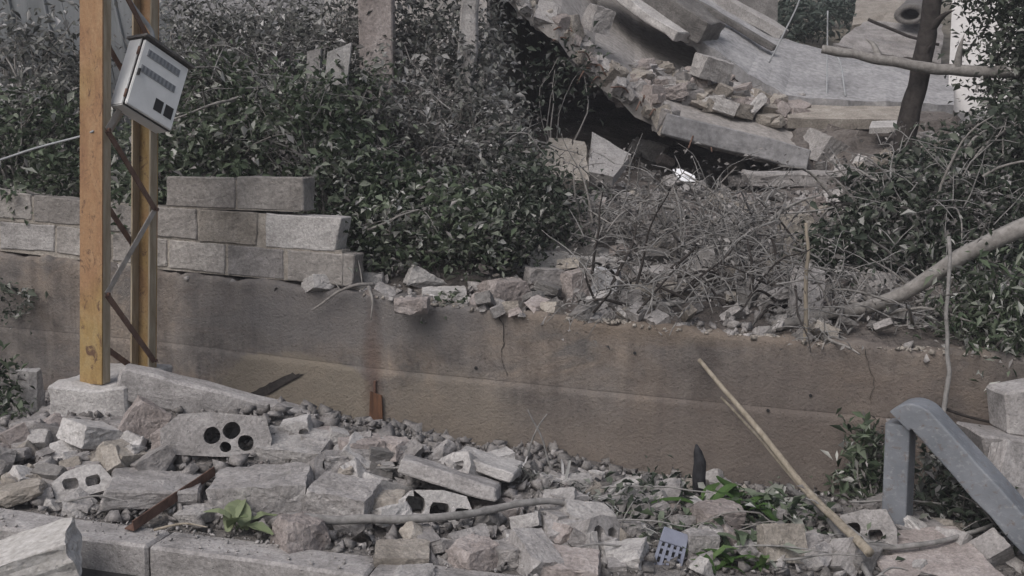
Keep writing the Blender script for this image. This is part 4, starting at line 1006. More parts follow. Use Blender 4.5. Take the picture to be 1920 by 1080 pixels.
# broken beams and slabs on top
def beam(name, p0, p1, w_, h_, m, label, seed=0, cat='beam', wdir=Vector((0, 1, .42)), cuts=8, amp=.035):
    a, b = Vector(p0), Vector(p1); d = (b - a).normalized(); wv = (wdir - d * wdir.dot(d)).normalized(); hv = wv.cross(d).normalized()
    mid = (a + b) / 2; o = bm_obj(name, hexa_bm([p - mid for p in bar_corners(a, b, wv * w_, hv * h_)], cuts, amp, 4, seed, .01), m, None, loc=mid); return tag(o, label, cat)
beam('broken_beam', at(1120, -40, 11.0), at(1282, 72, 10.5), .3, .10, 'pale', 'short pale broken beam lying on the sagging roof slab', 1)
beam('broken_beam', at(1120, -75, 11.2), at(1335, 62, 10.7), .5, .22, 'dark', 'thick dark broken beam between two pale ones', 2)  # dark colour paints a shadow along with dark corrugated material
beam('edge_beam_and_gap', at(1250, -58, 12.3), at(1470, 66, 11.9), .26, .12, 'pale', 'narrow pale beam along the far edge of the sagging slab', 4, amp=.02)
beam('edge_beam_and_gap', at(1236, -38, 11.7), at(1452, 92, 11.2), .10, .06, 'dark', 'dark strip added as the shaded gap along the sagging slab', 6, amp=.01)  # dark bar added to paint the shade of a gap between layers
def loft(name, front, back, th, m, label):
    A = [at(*p) for p in front]; B = [at(*p) for p in back]; n = 44; NV = 10
    def along(P, t):
        k = min(len(P) - 2, int(t * (len(P) - 1))); return lerp(P[k], P[k + 1], t * (len(P) - 1) - k)
    c = sum(A + B, Vector()) / (len(A) + len(B)); bm = bmesh.new(); T = []; U = []
    for i in range(n + 1):
        a, b = along(A, i / n), along(B, i / n); a = a + Vector((0, .07 * noise.noise(a * 5), .02 * noise.noise(a * 9))); rt = []; ru = []
        for k in range(NV + 1):
            p = lerp(a, b, k / NV); p = p + Vector((0, 0, .022 * noise.noise(p * 2.2) + .01 * noise.noise(p * 7))); rt.append(bm.verts.new(p - c)); ru.append(bm.verts.new(p - c - Vector((0, -.03, th + .03 * noise.noise(p * 6)))))
        T.append(rt); U.append(ru)
    for i in range(n):
        for k in range(NV):
            bm.faces.new((T[i][k], T[i + 1][k], T[i + 1][k + 1], T[i][k + 1])); bm.faces.new((U[i][k], U[i][k + 1], U[i + 1][k + 1], U[i + 1][k]))
        bm.faces.new((T[i][0], U[i][0], U[i + 1][0], T[i + 1][0])); bm.faces.new((T[i][NV], T[i + 1][NV], U[i + 1][NV], U[i][NV]))
    for q in (0, -1):
        for k in range(NV): bm.faces.new((T[q][k], T[q][k + 1], U[q][k + 1], U[q][k]))
    return tag(bm_obj(name, bm, m, None, loc=c), label, 'slab')
loft('sagging_slab', [(1150, -70, 11.2), (1240, 12, 10.9), (1322, 82, 10.6), (1402, 138, 10.45), (1470, 178, 10.4), (1580, 188, 10.4), (1690, 192, 10.4), (1790, 197, 10.4)], [(1225, -70, 12.2), (1300, -20, 12.1), (1372, 22, 12.0), (1440, 62, 11.9), (1500, 82, 11.8), (1590, 102, 11.8), (1690, 124, 11.7), (1790, 142, 11.7)], .13, 'bluegrey', 'long pale grey slab sagging down to the dark dead trunk')
# large plain panel
def panel(name, px, th, m, label, cat='slab', seed=0, amp=.01):
    P = [at(*p) for p in px]; n_ = (P[1] - P[0]).cross(P[3] - P[0]).normalized()
    if n_.z < 0: n_ = -n_
    c = sum(P, Vector()) / 4; o = bm_obj(name, hexa_bm([p - c for p in P] + [p - n_ * th - c for p in P], 6, amp, 2.5, seed), m, None, loc=c); return tag(o, label, cat)
panel('fallen_slab', [(1000, 335, 8.45), (1104, 338, 8.4), (1098, 266, 8.9), (1030, 256, 8.95)], .10, 'tan', 'buff fallen slab below the dark opening of collapsed house', seed=11, amp=.03)
panel('fallen_slab', [(1104, 322, 8.5), (1150, 334, 8.45), (1184, 290, 8.85), (1110, 246, 8.95)], .09, 'pale', 'pale squarish slab tilted below the dark opening of collapsed house', seed=12, amp=.015)
panel('flat_slab', [(1478, 222, 9.9), (1720, 224, 9.9), (1720, 196, 10.5), (1470, 192, 10.5)], .09, 'tan', 'tan slab sandwiched under the long sagging slab', seed=5)
panel('pale_plank', [(1630, 240, 9.5), (1692, 238, 9.5), (1692, 225, 9.8), (1634, 227, 9.8)], .05, 'pale', 'short whitish plank in the rubble under the tan slab', seed=6, amp=.004)
# rubble on the sagging slab
def on_slab(px, py):
    """point on the tilted roof slab seen at this pixel"""
    best = None
    for k in range(0, 80):
        Y = 9.5 + k * .035; p = at(px, py, Y); t = (Y - 9.5) / 2.7
        xs_ = [q.x + BK.x * t for q in Pn]
        if p.x < xs_[0] or p.x > xs_[-1] + 1.6: continue
        z = np.interp(p.x, xs_, [q.z + BK.z * t for q in Pn])
        if p.z <= z + .02: return p
    return at(px, py, 10.2)
rd = random.Random(5)
LAND.clear()
for px, py, ph in ((1334, 130, 'whitish perched block'), (1290, 205, 'slab edge top'), (1400, 235, 'slab edge middle'), (1230, 170, 'ragged slab edge'), (1480, 235, 'clean end')): LAND.append((on_slab(px, py), ph))
SL = {'pink': 'pinkish masonry fragment lying on the sagging roof slab', 'tan': 'tan masonry fragment lying on the sagging roof slab', 'concrete': 'grey concrete fragment lying on the sagging roof slab', 'pale': 'pale concrete fragment lying on the sagging roof slab'}
for i in range(170):
    px = rd.uniform(1190, 1500); py = lerp(172, 262, (px - 1190) / 310) + rd.uniform(-58, -8)
    p = on_slab(px, py); s = rd.choice((.07, .1, .12, .16, .22)); m = rd.choice(['pink', 'pink', 'tan', 'concrete', 'pale', 'tan'])
    k = rd.choice(('rock', 'block', 'shard'))
    chunk('slab_fragment', p + Vector((0, 0, s * .18)), (s * 1.2, s, s * .6), m, frag_label(p.x, p.y, s, m, k, ' on the roof slab'), 'rubble', 'fragments on the roof slab', k, (rd.uniform(-.4, .4), rd.uniform(-.4, .4), rd.uniform(0, 6)))
BL = {'pink': 'pinkish masonry fragment under the tan sandwiched slab', 'tan': 'tan masonry fragment under the tan sandwiched slab', 'concrete': 'grey concrete fragment under the tan sandwiched slab', 'pale': 'pale concrete fragment under the tan sandwiched slab', 'dark': 'dark concrete fragment under the tan sandwiched slab'}
LAND_SLAB = list(LAND); LAND.clear()
for px, py, ph in ((1560, 290, 'pale cubic chunk'), (1660, 235, 'whitish plank'), (1720, 260, 'dark dead trunk'), (1500, 230, 'tan slab end'), (1600, 225, 'tan slab middle')): LAND.append((at(px, py, 9.9), ph))
for i in range(80):
    px = rd.uniform(1480, 1790); py = rd.uniform(222, 300); p = hit(px, py + 30, TZ); Y = min(p.y, 10.2)
    p = Vector((p.x * Y / p.y, Y, 0)); p.x = (px - 960) / F_PX * Y
    s = rd.choice((.08, .1, .15, .22)); m = rd.choice(['pink', 'pink', 'tan', 'concrete', 'pale', 'dark'])
    z = max(TZ(p.x, Y), at(px, py, Y).z - .05); k = rd.choice(('rock', 'block', 'shard'))
    chunk('bank_fragment', Vector((p.x, Y, min(z, TZ(p.x, Y) + .35))), (s * 1.3, s, s * .7), m, frag_label(p.x, Y, s, m, k, ' below the sagging slab'), 'rubble', 'fragments under the tan slab', k, (rd.uniform(-.4, .4), rd.uniform(-.4, .4), rd.uniform(0, 6)))
# mound carrying them
tag(bm_obj('debris_mound', hexa_bm([Vector(p) for p in (at(1440, 320, 9.4), at(1800, 330, 9.4), at(1790, 228, 10.0), at(1500, 228, 10.0), at(1440, 300, 11.8), at(1800, 300, 11.8), at(1790, 205, 11.6), at(1500, 205, 11.6))], 9, .12, 2.6, 4), 'earth'), 'mound of crushed debris carrying the sagging slab', 'debris')
for (bb, m, lab, ix, Y) in (((1302, 108, 1366, 150), 'pale', 'whitish block perched on the roof slab', 2, 10.1), ((1100, 12, 1142, 60), 'concrete', 'grey square lump caught on the upper slab edge', 5, 9.8)):
    s = Y / F_PX; c = at((bb[0] + bb[2]) / 2, (bb[1] + bb[3]) / 2, Y); chunk('perched_block', c, ((bb[2] - bb[0]) * s, .25, (bb[3] - bb[1]) * s), m, lab, 'rubble', None, 'rock' if ix in (1, 3) else 'block', (R(15), R(12), R(20)), ix)
LAND[:] = LAND_SLAB
for i in range(60):
    px = rd.uniform(1275, 1470); py = lerp(150, 195, (px - 1275) / 195) + rd.uniform(-14, 40); p = on_slab(px, py); s_ = rd.choice((.07, .09, .12, .17)); m = rd.choice(['tan', 'tan', 'pink', 'concrete', 'pale', 'dark']); k = rd.choice(('rock', 'block', 'shard'))
    chunk('slab_fragment', p + Vector((0, -.02, rd.uniform(.01, .12))), (s_ * 1.3, s_, s_ * .6), m, frag_label(p.x, p.y, s_, m, k, ' in the slab fold'), 'rubble', 'fragments in the slab fold', k, (rd.gauss(0, .5), rd.gauss(0, .5), rd.uniform(0, 6)))
# bent reinforcing bars
for i, (pts, lab) in enumerate(((((1442, 118, 10.6), (1470, 62, 10.6), (1496, 8, 10.6), (1515, -50, 10.6)), 'thin bent steel bar rising from the bend of the sagging slab'), (((1550, 185, 10.5), (1551, 100, 11), (1552, 20, 11)), 'thin straight steel bar rising over the sagging slab'), (((1585, 180, 10.5), (1576, 120, 11), (1560, 90, 11.2)), 'thin crooked steel bar crossing the sagging slab'))):
    bm = bmesh.new(); tube_into(bm, smooth_path([at(*p) for p in pts], 5), .008, 6); tag(bm_obj('steel_bar', bm, 'cable', None, True), lab, 'steel bar')

# white rendered house corner behind the trees
wh = empty('white_house', (at(1776, 210, 11.2).x, 11.2, 2.3), 'bright white rendered house wall showing through the tree', 'building')
x0 = at(1776, 210, 11.2).x; zb_ = at(1776, 212, 11.2).z
def wbox(a, b, c, d, z0, z1, name, m):
    """box in the house's own axes: a..b along its front, c..d into its depth"""
    fx = Vector((.90, -.436, 0)); fy = Vector((.436, .90, 0)); o = Vector((x0, 11.2, 0))
    q = [o + fx * u + fy * v for u, v in ((a, c), (b, c), (b, d), (a, d))]
    lo = [Vector((p.x, p.y, z0)) for p in q]; hi = [Vector((p.x, p.y, z1)) for p in q]
    slabbox(lo + hi, name, m, 0, 0, 0, wh)
wbox(0, 3.4, 0, 3, zb_, 5.6, 'wall', 'white'); wbox(.05, 3.4, -.04, 2.9, zb_ - .9, zb_ - .004, 'plinth', 'bluegrey'); wbox(-.2, 3.6, -.2, 3.2, 5.604, 5.8, 'roof', 'pale')
# toppled concrete pipe and slabs up the slope
cp = empty('concrete_pipe', at(1712, 60, 14.5), 'toppled grey concrete pipe with a dark mouth up the slope', 'pipe')
a = at(1706, 28, 14.2); b = at(1740, 60, 16.0); b.z = a.z + .5; dd = (b - a).normalized(); up_ = Vector((0, 0, 1)) - dd * dd.z; up_.normalize(); sd_ = dd.cross(up_)
bm = bmesh.new(); rings = []
for t, rr in ((0, .09), (0, .15), (.02, .16), (1, .17)):
    rings.append([bm.verts.new(lerp(a, b, t) - cp.location + (sd_ * math.cos(k * math.pi / 12) * 1.25 + up_ * math.sin(k * math.pi / 12) * .8) * rr) for k in range(24)])
rings.insert(0, [bm.verts.new(lerp(a, b, .8) - cp.location + (sd_ * math.cos(k * math.pi / 12) * 1.25 + up_ * math.sin(k * math.pi / 12) * .8) * .085) for k in range(24)])
for A_, B_ in zip(rings, rings[1:]):
    for k in range(24): bm.faces.new((A_[k], A_[(k + 1) % 24], B_[(k + 1) % 24], B_[k]))
bm.faces.new(rings[0]); bm.faces.new(rings[-1]); bm_obj('barrel', bm, 'dark', cp, True)
panel('slope_slab', [(1560, 85, 13.6), (1765, 118, 13.6), (1768, 48, 14.6), (1620, 40, 14.8)], .2, 'concrete', 'grey mauve slab lying on the slope below the concrete pipe', seed=8, amp=.05)
panel('slope_slab', [(1600, 42, 15.2), (1700, 45, 15.2), (1720, -10, 16.4), (1610, -10, 16.5)], .2, 'tan', 'sandy slab lying on the slope beside the concrete pipe', seed=9, amp=.06)
branch('slope_pole', [at(1628, 36, 13.9), at(1700, 66, 13.8), at(1760, 84, 13.7)], .02, .018, 'bark_dark', 'thin dark pole lying over the grey mauve slab', wob=.01)

# left background: leaning sheet-metal fence, pillar, shattered post, panels
fence = empty('sheet_metal_fence', at(60, 260, 8.6), 'grey leaning sheet metal fence behind the bushes', 'fence')
for k in range(7):
    x0p = -150 + k * 66
    lo = at(x0p + 70, 300, 8.6 + k * .02); hi = at(x0p - 35, -160, 8.5 + k * .02); wv = Vector((62 * 8.6 / F_PX, .02, 0))
    fr = [lo, lo + wv, hi + wv, hi]; c = local(fence, fr + [p + Vector((0, .02, 0)) for p in fr])
    bm = hexa_bm(c); bm_obj('sheet', bm, 'sheet', fence)
    r0 = local(fence, [lo + wv * .5 - Vector((0, .012, 0)), hi + wv * .5 - Vector((0, .012, 0))]); bm = bmesh.new(); tube_into(bm, r0, .014, 6); bm_obj('rib', bm, 'sheet', fence)
def post(name, px, Y, w_, m, label, top_z, amp=.02, seed=0, cat='pillar', lean=0.0):
    x = (px - 960) / F_PX * Y; z0 = TZ(x, Y) - .1; h = w_ / 2
    c = [Vector((x - h, Y - h, z0)), Vector((x + h, Y - h, z0)), Vector((x + h + lean, Y - h, top_z)), Vector((x - h + lean, Y - h, top_z))]; c += [p + Vector((0, w_, 0)) for p in c]
    o = bm_obj(name, hexa_bm([p - Vector((x, Y, z0)) for p in c], 7, amp, 4, seed, .01), m, None, loc=(x, Y, z0)); return tag(o, label, cat)
post('concrete_pillar', 713, 8.05, .24, 'pink', 'pinkish concrete pillar rising out of the dusty bush', 4.6, .01, 1)
post('shattered_post', 858, 8.0, .12, 'pale', 'pale shattered post sticking up through the dusty bush', 3.4, .05, 2, 'post', .12)
panel('broken_board', [(600, 300, 7.5), (640, 300, 7.5), (660, 78, 7.45), (614, 98, 7.45)], .05, 'pale', 'pale broken panel standing up inside the dusty bush', seed=3, amp=.012)
panel('broken_board', [(572, 300, 7.6), (598, 300, 7.6), (604, 92, 7.55), (580, 96, 7.55)], .05, 'concrete', 'narrow grey panel beside the pale broken panel in the bush', seed=4, amp=.012)
upw = [(-7, 12.0), (xl - 1.3, 12.0)]
yard = empty('yard_wall', (-4, 12, 3), 'grey rendered yard wall far behind the bushes', 'wall')
slabbox([(-8, 12, 2), (xl - .2, 12, 2), (xl - .2, 12, 4.2), (-8, 12, 4.2), (-8, 12.2, 2), (xl - .2, 12.2, 2), (xl - .2, 12.2, 4.2), (-8, 12.2, 4.2)], 'wall_face', 'bluegrey', 4, .02, 3, yard)
slabbox([(-8, 11.95, 4.204), (xl - .2, 11.95, 4.204), (xl - .2, 11.95, 4.3), (-8, 11.95, 4.3), (-8, 12.25, 4.204), (xl - .2, 12.25, 4.204), (xl - .2, 12.25, 4.3), (-8, 12.25, 4.3)], 'coping', 'concrete', 4, .01, 4, yard)

# ================================================================== TREES, SHRUBS
def tz(px, Y): x = (px - 960) / F_PX * Y; return Vector((x, Y, TZ(x, Y)))
# left of the pole
shrub('leafy_shrub', tz(40, 7.6), [(20, 330, 7.5, 120, 75, .3), (90, 260, 7.7, 100, 80, .35), (-60, 260, 7.8, 100, 90, .3), (130, 330, 7.4, 60, 60, .2)], 6670, 0.054, 'leaf_green', 'dark green leafy shrub over the block wall, left of the pole', seed=2, group=None)
shrub('dusty_shrub', tz(60, 8.2), [(30, 215, 8.1, 130, 55, .3), (130, 215, 8.0, 70, 70, .3)], 4205, 0.048, 'leaf_dusty', 'grey dusty shrub in front of the sheet metal fence', seed=3)
# between pole legs and behind the box
shrub('leafy_shrub', tz(300, 7.5), [(250, 330, 7.3, 70, 70, .25), (380, 270, 7.4, 110, 70, .3), (420, 200, 7.6, 110, 80, .35), (330, 330, 7.2, 80, 40, .15)], 7540, 0.054, 'leaf_green', 'dark green leafy shrub behind the meter box', seed=4)
shrub('dusty_shrub', tz(430, 8.1), [(430, 120, 8.0, 120, 70, .35), (530, 90, 8.2, 110, 55, .3), (370, 90, 8.2, 60, 50, .25)], 6090, 0.048, 'leaf_dusty', 'tall grey green dusty shrub above the meter box', seed=5)
shrub('leafy_shrub', tz(640, 7.3), [(570, 270, 7.3, 110, 90, .35), (680, 360, 7.1, 110, 80, .3), (800, 420, 7.0, 120, 80, .3), (620, 200, 7.5, 100, 70, .35), (890, 450, 6.9, 90, 60, .22), (700, 430, 6.9, 70, 55, .18)], 13775, 0.054, 'leaf_green', 'broad dark green bush spilling over the end of the block wall', seed=6, twigs=70)
shrub('dusty_bush', tz(800, 8.0), [(740, 240, 7.8, 130, 110, .4), (850, 260, 7.8, 130, 110, .4), (800, 110, 8.2, 120, 70, .3), (890, 190, 8.2, 55, 100, .3), (690, 130, 8.2, 90, 80, .35), (900, 340, 7.4, 90, 70, .3)], 12760, 0.050, 'leaf_dusty', 'big grey dusty bush before the collapsed house', seed=7, twigs=90)
shrub('green_shrub', tz(1010, 7.4), [(1010, 390, 7.2, 75, 60, .25), (965, 320, 7.4, 45, 45, .2), (930, 440, 7.0, 70, 60, .2)], 7250, 0.044, 'leaf_deep', 'blue green shrub between the dusty bush and brushwood', seed=8)
shrub('creeper', tz(1040, 9.0), [(1050, 150, 9.2, 50, 55, .12), (1090, 110, 9.25, 35, 40, .1), (990, 200, 9.0, 30, 60, .15)], 380, .06, 'leaf_deep', 'thin creeper hanging across the dark opening', seed=9, clump=12, spread=.10, twigs=5, stem_r=.012)
shrub('dusty_shrub', tz(600, 8.5), [(560, 60, 8.5, 130, 60, .3), (680, 80, 8.4, 90, 60, .3), (780, 50, 8.5, 110, 60, .3), (400, 40, 8.6, 100, 50, .3), (890, 60, 8.6, 50, 70, .2)], 7540, 0.048, 'leaf_dusty', 'sparse grey dusty shrub around the pinkish pillar', seed=15, clump=20, spread=.13, twigs=80)
shrub('leafy_shrub', tz(380, 7.0), [(345, 345, 6.98, 50, 28, .06), (430, 325, 7.0, 60, 22, .06), (60, 365, 7.1, 60, 30, .08), (235, 390, 6.95, 40, 45, .08)], 900, .06, 'leaf_green', 'trailing green leaves hanging over the top of the block wall', seed=16, clump=16, spread=.06, twigs=16, stem_r=.008)
shrub('dusty_shrub', tz(90, 8.3), [(60, 120, 8.3, 120, 60, .15), (20, 60, 8.4, 60, 50, .1), (130, 100, 8.3, 40, 80, .1)], 1100, .06, 'leaf_dusty', 'thin dusty stems climbing the sheet metal fence', seed=17, clump=10, spread=.10, twigs=30)
# right trees
def tree(name, base, tpts, r0, r1, blobs, n, size, m, label, seed, clump=35, spread=.11, **k):
    root = shrub(name, base, blobs, n, size, m, label, 'tree', seed=seed, clump=clump, spread=spread, bark='bark_dark', **k)
    bm = bmesh.new(); P = smooth_path([Vector(p) - Vector(base) for p in tpts], 6, .02, seed); nn_ = len(P); tube_into(bm, P, [lerp(r0, r1, i / (nn_ - 1)) * (1 + .12 * noise.noise(P[i] * 5)) for i in range(nn_)], 12); bm_obj('trunk', bm, 'bark_dark', root, True); return root
tree('broadleaf_tree', tz(1930, 8.6), [tz(1930, 8.6) - Vector((0, 0, .1)), at(1935, 150, 8.6), at(1945, -100, 8.6)], .10, .05,
     [(1935, 70, 8.4, 70, 80, .4), (1930, 215, 8.2, 80, 55, .4), (1990, 130, 8.3, 110, 140, .5), (1870, 5, 8.6, 55, 25, .3), (1930, 300, 8.0, 110, 90, .5), (1950, -60, 8.5, 130, 80, .5), (2060, 200, 8.2, 120, 200, .6)], 20300, 0.056, 'leaf_deep', 'dark green broadleaf tree before the white house', 12)
shrub('leafy_shrub', tz(1760, 7.6), [(1770, 350, 7.5, 110, 80, .4), (1680, 420, 7.3, 90, 90, .35), (1800, 440, 7.2, 120, 80, .35), (1610, 490, 7.0, 80, 65, .25), (1700, 500, 6.9, 110, 45, .2), (1860, 350, 7.6, 80, 80, .35)], 18125, 0.051, 'leaf_deep', 'dense dark shrub behind the fallen grey trunk', seed=13, twigs=60)
shrub('drooping_shrub', tz(1900, 6.2), [(1850, 590, 5.95, 60, 55, .12), (1905, 600, 5.85, 50, 60, .12), (1825, 500, 5.95, 25, 35, .06), (1860, 640, 5.8, 50, 25, .1)], 3335, 0.060, 'leaf_green', 'drooping green shrub hanging over the wall under the trunk', seed=14, asp=.3, droop=1.2, clump=22, spread=.11)
# dark leaning trunk
lt = branch('dead_trunk', [tz(1690, 8.5) - Vector((0, 0, .1)), at(1698, 260, 8.5), at(1722, 150, 8.5), at(1740, 60, 8.5), at(1752, -60, 8.5), at(1760, -300, 8.6)], .085, .062, 'bark_dark', 'dark leaning dead trunk in front of the sagging slab', 'tree', .012, 3, twigs=4)
branch('hanging_branch', [at(1540, 92, 8.45), at(1600, 102, 8.4), at(1690, 118, 8.34), at(1760, 130, 8.34), at(1850, 134, 8.3), at(1990, 136, 8.3), at(2150, 150, 8.3)], .032, .052, 'bark', 'long horizontal grey branch caught on the dark dead trunk', 'branch', .015, 4, twigs=3)
# fallen grey trunk on the bank
branch('fallen_log', [hit(1452, 622, TZ) + Vector((0, 0, .03)), hit(1540, 604, TZ) + Vector((0, .0, .04)), at(1640, 572, 6.12), at(1720, 535, 6.02), at(1800, 482, 5.92), at(1910, 430, 5.85), at(2010, 385, 5.8)], .032, .052, 'bark', 'long fallen grey trunk rising from the bank lip', 'trunk', .006, 5)
branch('side_branch', [at(1525, 525, 6.7), at(1570, 548, 6.6), at(1640, 562, 6.42)], .012, .018, 'bark', 'slim branch joining the fallen grey trunk', 'branch', .01, 2)
# thin stakes
def stake(name, top, foot_, r_, m, label):
    a = Vector(foot_); b = Vector(top); o = branch(name, [a, lerp(a, b, .5) + Vector((.006, 0, 0)), b], r_, r_ * .7, m, label, 'stake', .018, 1); return o
stake('thin_stake', onwall(1513, 418, -.09), onwall(1510, 655, -.09) , .013, 'wood_pale', 'thin pale upright stake at the wall lip beside the masonry stump')
p = onwall(1764, 765, .10); stake('thin_stake', at(1781, 440, p.y + .1), hit(1762, 960) , .014, 'wood_grey', 'thin grey upright stake in front of the wall behind the pipe')
branch('wall_twig', [onwall(1755, 758, .08), onwall(1830, 785, .06), onwall(1885, 800, .05)], .008, .007, 'bark_dark', 'dark twig lying against the wall above the sloping pipe', 'stick')
branch('curved_stick', [hit(1205, 582, TZ) + Vector((0, 0, .04)), hit(1270, 590, TZ) + Vector((0, 0, .07)), hit(1340, 575, TZ) + Vector((0, 0, .08)), hit(1425, 545, TZ) + Vector((0, 0, .09))], .017, .009, 'wood_grey', 'curved grey stick lying on the bank under brushwood', seed=8, twigs=3)
# bare root on wall lip
br = branch('bare_root', [onwall(700, 545, -.05) + Vector((0, 0, .04)), onwall(670, 533, .03), onwall(630, 550, .06), onwall(586, 582, .05)], .013, .006, 'bark', 'bare forked root hanging over the wall beside the block wall', 'root', .006, 4, twigs=3)
branch('hanging_root', [onwall(690, 536, .01), onwall(698, 565, .04), onwall(695, 600, .045)], .010, .004, 'bark', 'short bare root hanging straight down the wall', 'root', .004, 4)
branch('pale_twig', [at(688, 432, 6.65), at(722, 418, 6.6), at(752, 405, 6.6), at(800, 388, 6.7)], .008, .005, 'bark', 'pale twig lying on the dark green bush', 'twig', .01, 9, twigs=4)

# dry brushwood tangle
def brushwood(name, base, px, n, label, seed, m='bark'):
    root = empty(name, base, label, 'brushwood'); rd = random.Random(seed); stems = bmesh.new(); fine = bmesh.new(); base = Vector(base); tips = []
    for i in range(n):
        a = at(rd.uniform(px[0], px[2]), rd.uniform(px[1], px[3]), base.y + rd.uniform(-.35, .45)); g = TZ(a.x, a.y)
        if a.z < g: a.z = g + .02
        L = rd.uniform(.2, .6); d = Vector((rd.gauss(0, .8), rd.gauss(0, .5), rd.gauss(.1, .55))).normalized() * L
        b = a + d; b.z = max(b.z, TZ(b.x, b.y) + .02); mid = (a + b) / 2 + Vector((rd.uniform(-.06, .06), rd.uniform(-.06, .06), rd.uniform(0, .1)))
        P = smooth_path([a - base, mid - base, b - base], 4, .02, i); r_ = rd.choice((.004, .005, .006, .009, .013)) * rd.uniform(.8, 1.1)
        tube_into(stems if r_ > .008 else fine, P, [lerp(r_, r_ * .35, j / (len(P) - 1)) for j in range(len(P))], 5, False)
        for k in range(3):
            q = P[rd.randrange(2, len(P))]; e = q + Vector((rd.gauss(0, 1), rd.gauss(0, 1), rd.gauss(.2, .8))).normalized() * rd.uniform(.06, .2)
            tube_into(fine, [q, (q + e) / 2 + Vector((0, 0, .01)), e], [.0035, .003, .0015], 4, False); tips.append(e + base)
    tag(bm_obj('branches', stems, m, root, True), kind='stuff'); tag(bm_obj('twigs', fine, 'wood_grey', root, True), kind='stuff')
    c = np.array([t for t in tips for _ in range(3)]) + np.random.default_rng(seed).normal(size=(len(tips) * 3, 3)) * .05
    link('dead_leaves', leaf_mesh('dead_leaves', c - np.array(base), .032, 'leaf_dead', seed), None, root)
brushwood('brushwood', tz(1280, 7.3), (1150, 390, 1420, 505), 95, 'dense grey tangle of dry brushwood below the white paper scrap', 1)
brushwood('brushwood', tz(1400, 6.9), (1270, 390, 1470, 530), 90, 'tangle of pale dry twigs beside the tan masonry stump', 2, 'wood_grey')
brushwood('brushwood', tz(1120, 7.2), (1060, 395, 1200, 470), 45, 'grey dry twigs behind the flat pale slab', 3)
brushwood('brushwood', tz(1640, 6.25), (1530, 560, 1780, 650), 60, 'low dead twigs on the wall lip under the fallen trunk', 4)
brushwood('brushwood', tz(820, 7.7), (650, 200, 960, 380), 120, 'grey dead twigs caught across the big dusty bush', 5)
brushwood('brushwood', tz(480, 7.5), (330, 120, 620, 330), 70, 'grey dead twigs caught in the bush beside the meter box', 6)
brushwood('brushwood', tz(1720, 7.0), (1560, 330, 1880, 500), 90, 'grey dead twigs caught in the dense dark shrub', 7)
brushwood('brushwood', tz(1280, 6.35), (1100, 500, 1520, 590), 110, 'dark matted dead twigs over the stones along the wall lip', 8, 'bark_dark')
shrub('leafy_shrub', tz(1740, 6.9), [(1690, 400, 7.0, 90, 70, .25), (1790, 380, 7.1, 100, 80, .25), (1600, 470, 6.8, 60, 50, .2), (1880, 300, 7.4, 70, 90, .25)], 6500, .062, 'leaf_deep', 'heavy dark shrub leaning over the fallen grey trunk', seed=18)
shrub('wall_weed', onwall(800, 588, -.02), [(795, 585, 6.42, 28, 20, .05), (845, 580, 6.4, 25, 16, .05)], 240, .05, 'leaf_green', 'small green weed growing at the wall lip', 'weed', seed=31, clump=14, spread=.03, twigs=6, stem_r=.006)
shrub('wall_weed', onwall(20, 575, .02), [(22, 565, 6.9, 38, 40, .05)], 180, .045, 'leaf_deep', 'dark weed clinging to the retaining wall left of the pole', 'weed', seed=32, clump=14, spread=.04, twigs=6, stem_r=.006)
# shrub behind pipe upright, greens in foreground
shrub('pipe_shrub', hit(1632, 950), [(1622, 890, 5.62, 34, 60, .08), (1625, 840, 5.6, 22, 40, .06), (1610, 930, 5.6, 32, 30, .08)], 900, .065, 'leaf_green', 'dark green shrub growing behind the bent pipe upright', seed=33, clump=18, spread=.05, twigs=10, stem_r=.008, asp=.35, droop=.6)
shrub('rail_weed', hit(1800, 960), [(1790, 880, 5.45, 60, 45, .1), (1840, 950, 5.3, 50, 30, .1), (1760, 940, 5.4, 40, 30, .1)], 750, .05, 'leaf_dusty', 'dusty weeds growing under the sloping pipe', seed=34, clump=16, spread=.06, twigs=16, stem_r=.006)
shrub('edge_shrub', hit(0, 760), [(0, 720, 5.9, 26, 45, .06), (8, 770, 5.8, 18, 22, .05)], 420, .05, 'leaf_green', 'small green shrub left of the upright pale stump', seed=35, clump=14, spread=.04, twigs=8, stem_r=.006)
# broad-leaved weed: each long leaf its own piece
def weed(name, base, n, Lr, m, label, seed, spread=1.0, wr=.2):
    root = empty(name, base, label, 'plant'); rd = random.Random(seed)
    for i in range(n):
        a = rd.uniform(0, 6.28); L = rd.uniform(*Lr); W = L * wr * rd.uniform(.8, 1.2); el = rd.uniform(.5, 1.3); d = Vector((math.cos(a), math.sin(a), 0)); side = Vector((-d.y, d.x, 0)); bm = bmesh.new(); prev = None
        off = Vector((rd.uniform(-1, 1), rd.uniform(-.5, .5), 0)) * .09 * spread
        for k in range(7):
            t = k / 6; p = off + d * (L * math.cos(el) * t + L * .35 * t * t) + Vector((0, 0, L * math.sin(el) * t - L * .55 * t * t * rd.uniform(.8, 1.1))); w_ = W * math.sin(math.pi * min(.97, .06 + t * .92)) ** .8 * .5 + .001
            row = [bm.verts.new(p + side * w_ + Vector((0, 0, w_ * .35))), bm.verts.new(p), bm.verts.new(p - side * w_ + Vector((0, 0, w_ * .35)))]
            if prev: bm.faces.new((prev[0], prev[1], row[1], row[0])); bm.faces.new((prev[1], prev[2], row[2], row[1]))
            prev = row
        me = bpy.data.meshes.new('leaf'); bm.to_mesh(me); bm.free(); tv = rd.random()
        at_ = me.attributes.new('tint', 'FLOAT', 'FACE'); at_.data.foreach_set('value', [tv] * len(me.polygons)); link('leaf', me, m, root)
    return root
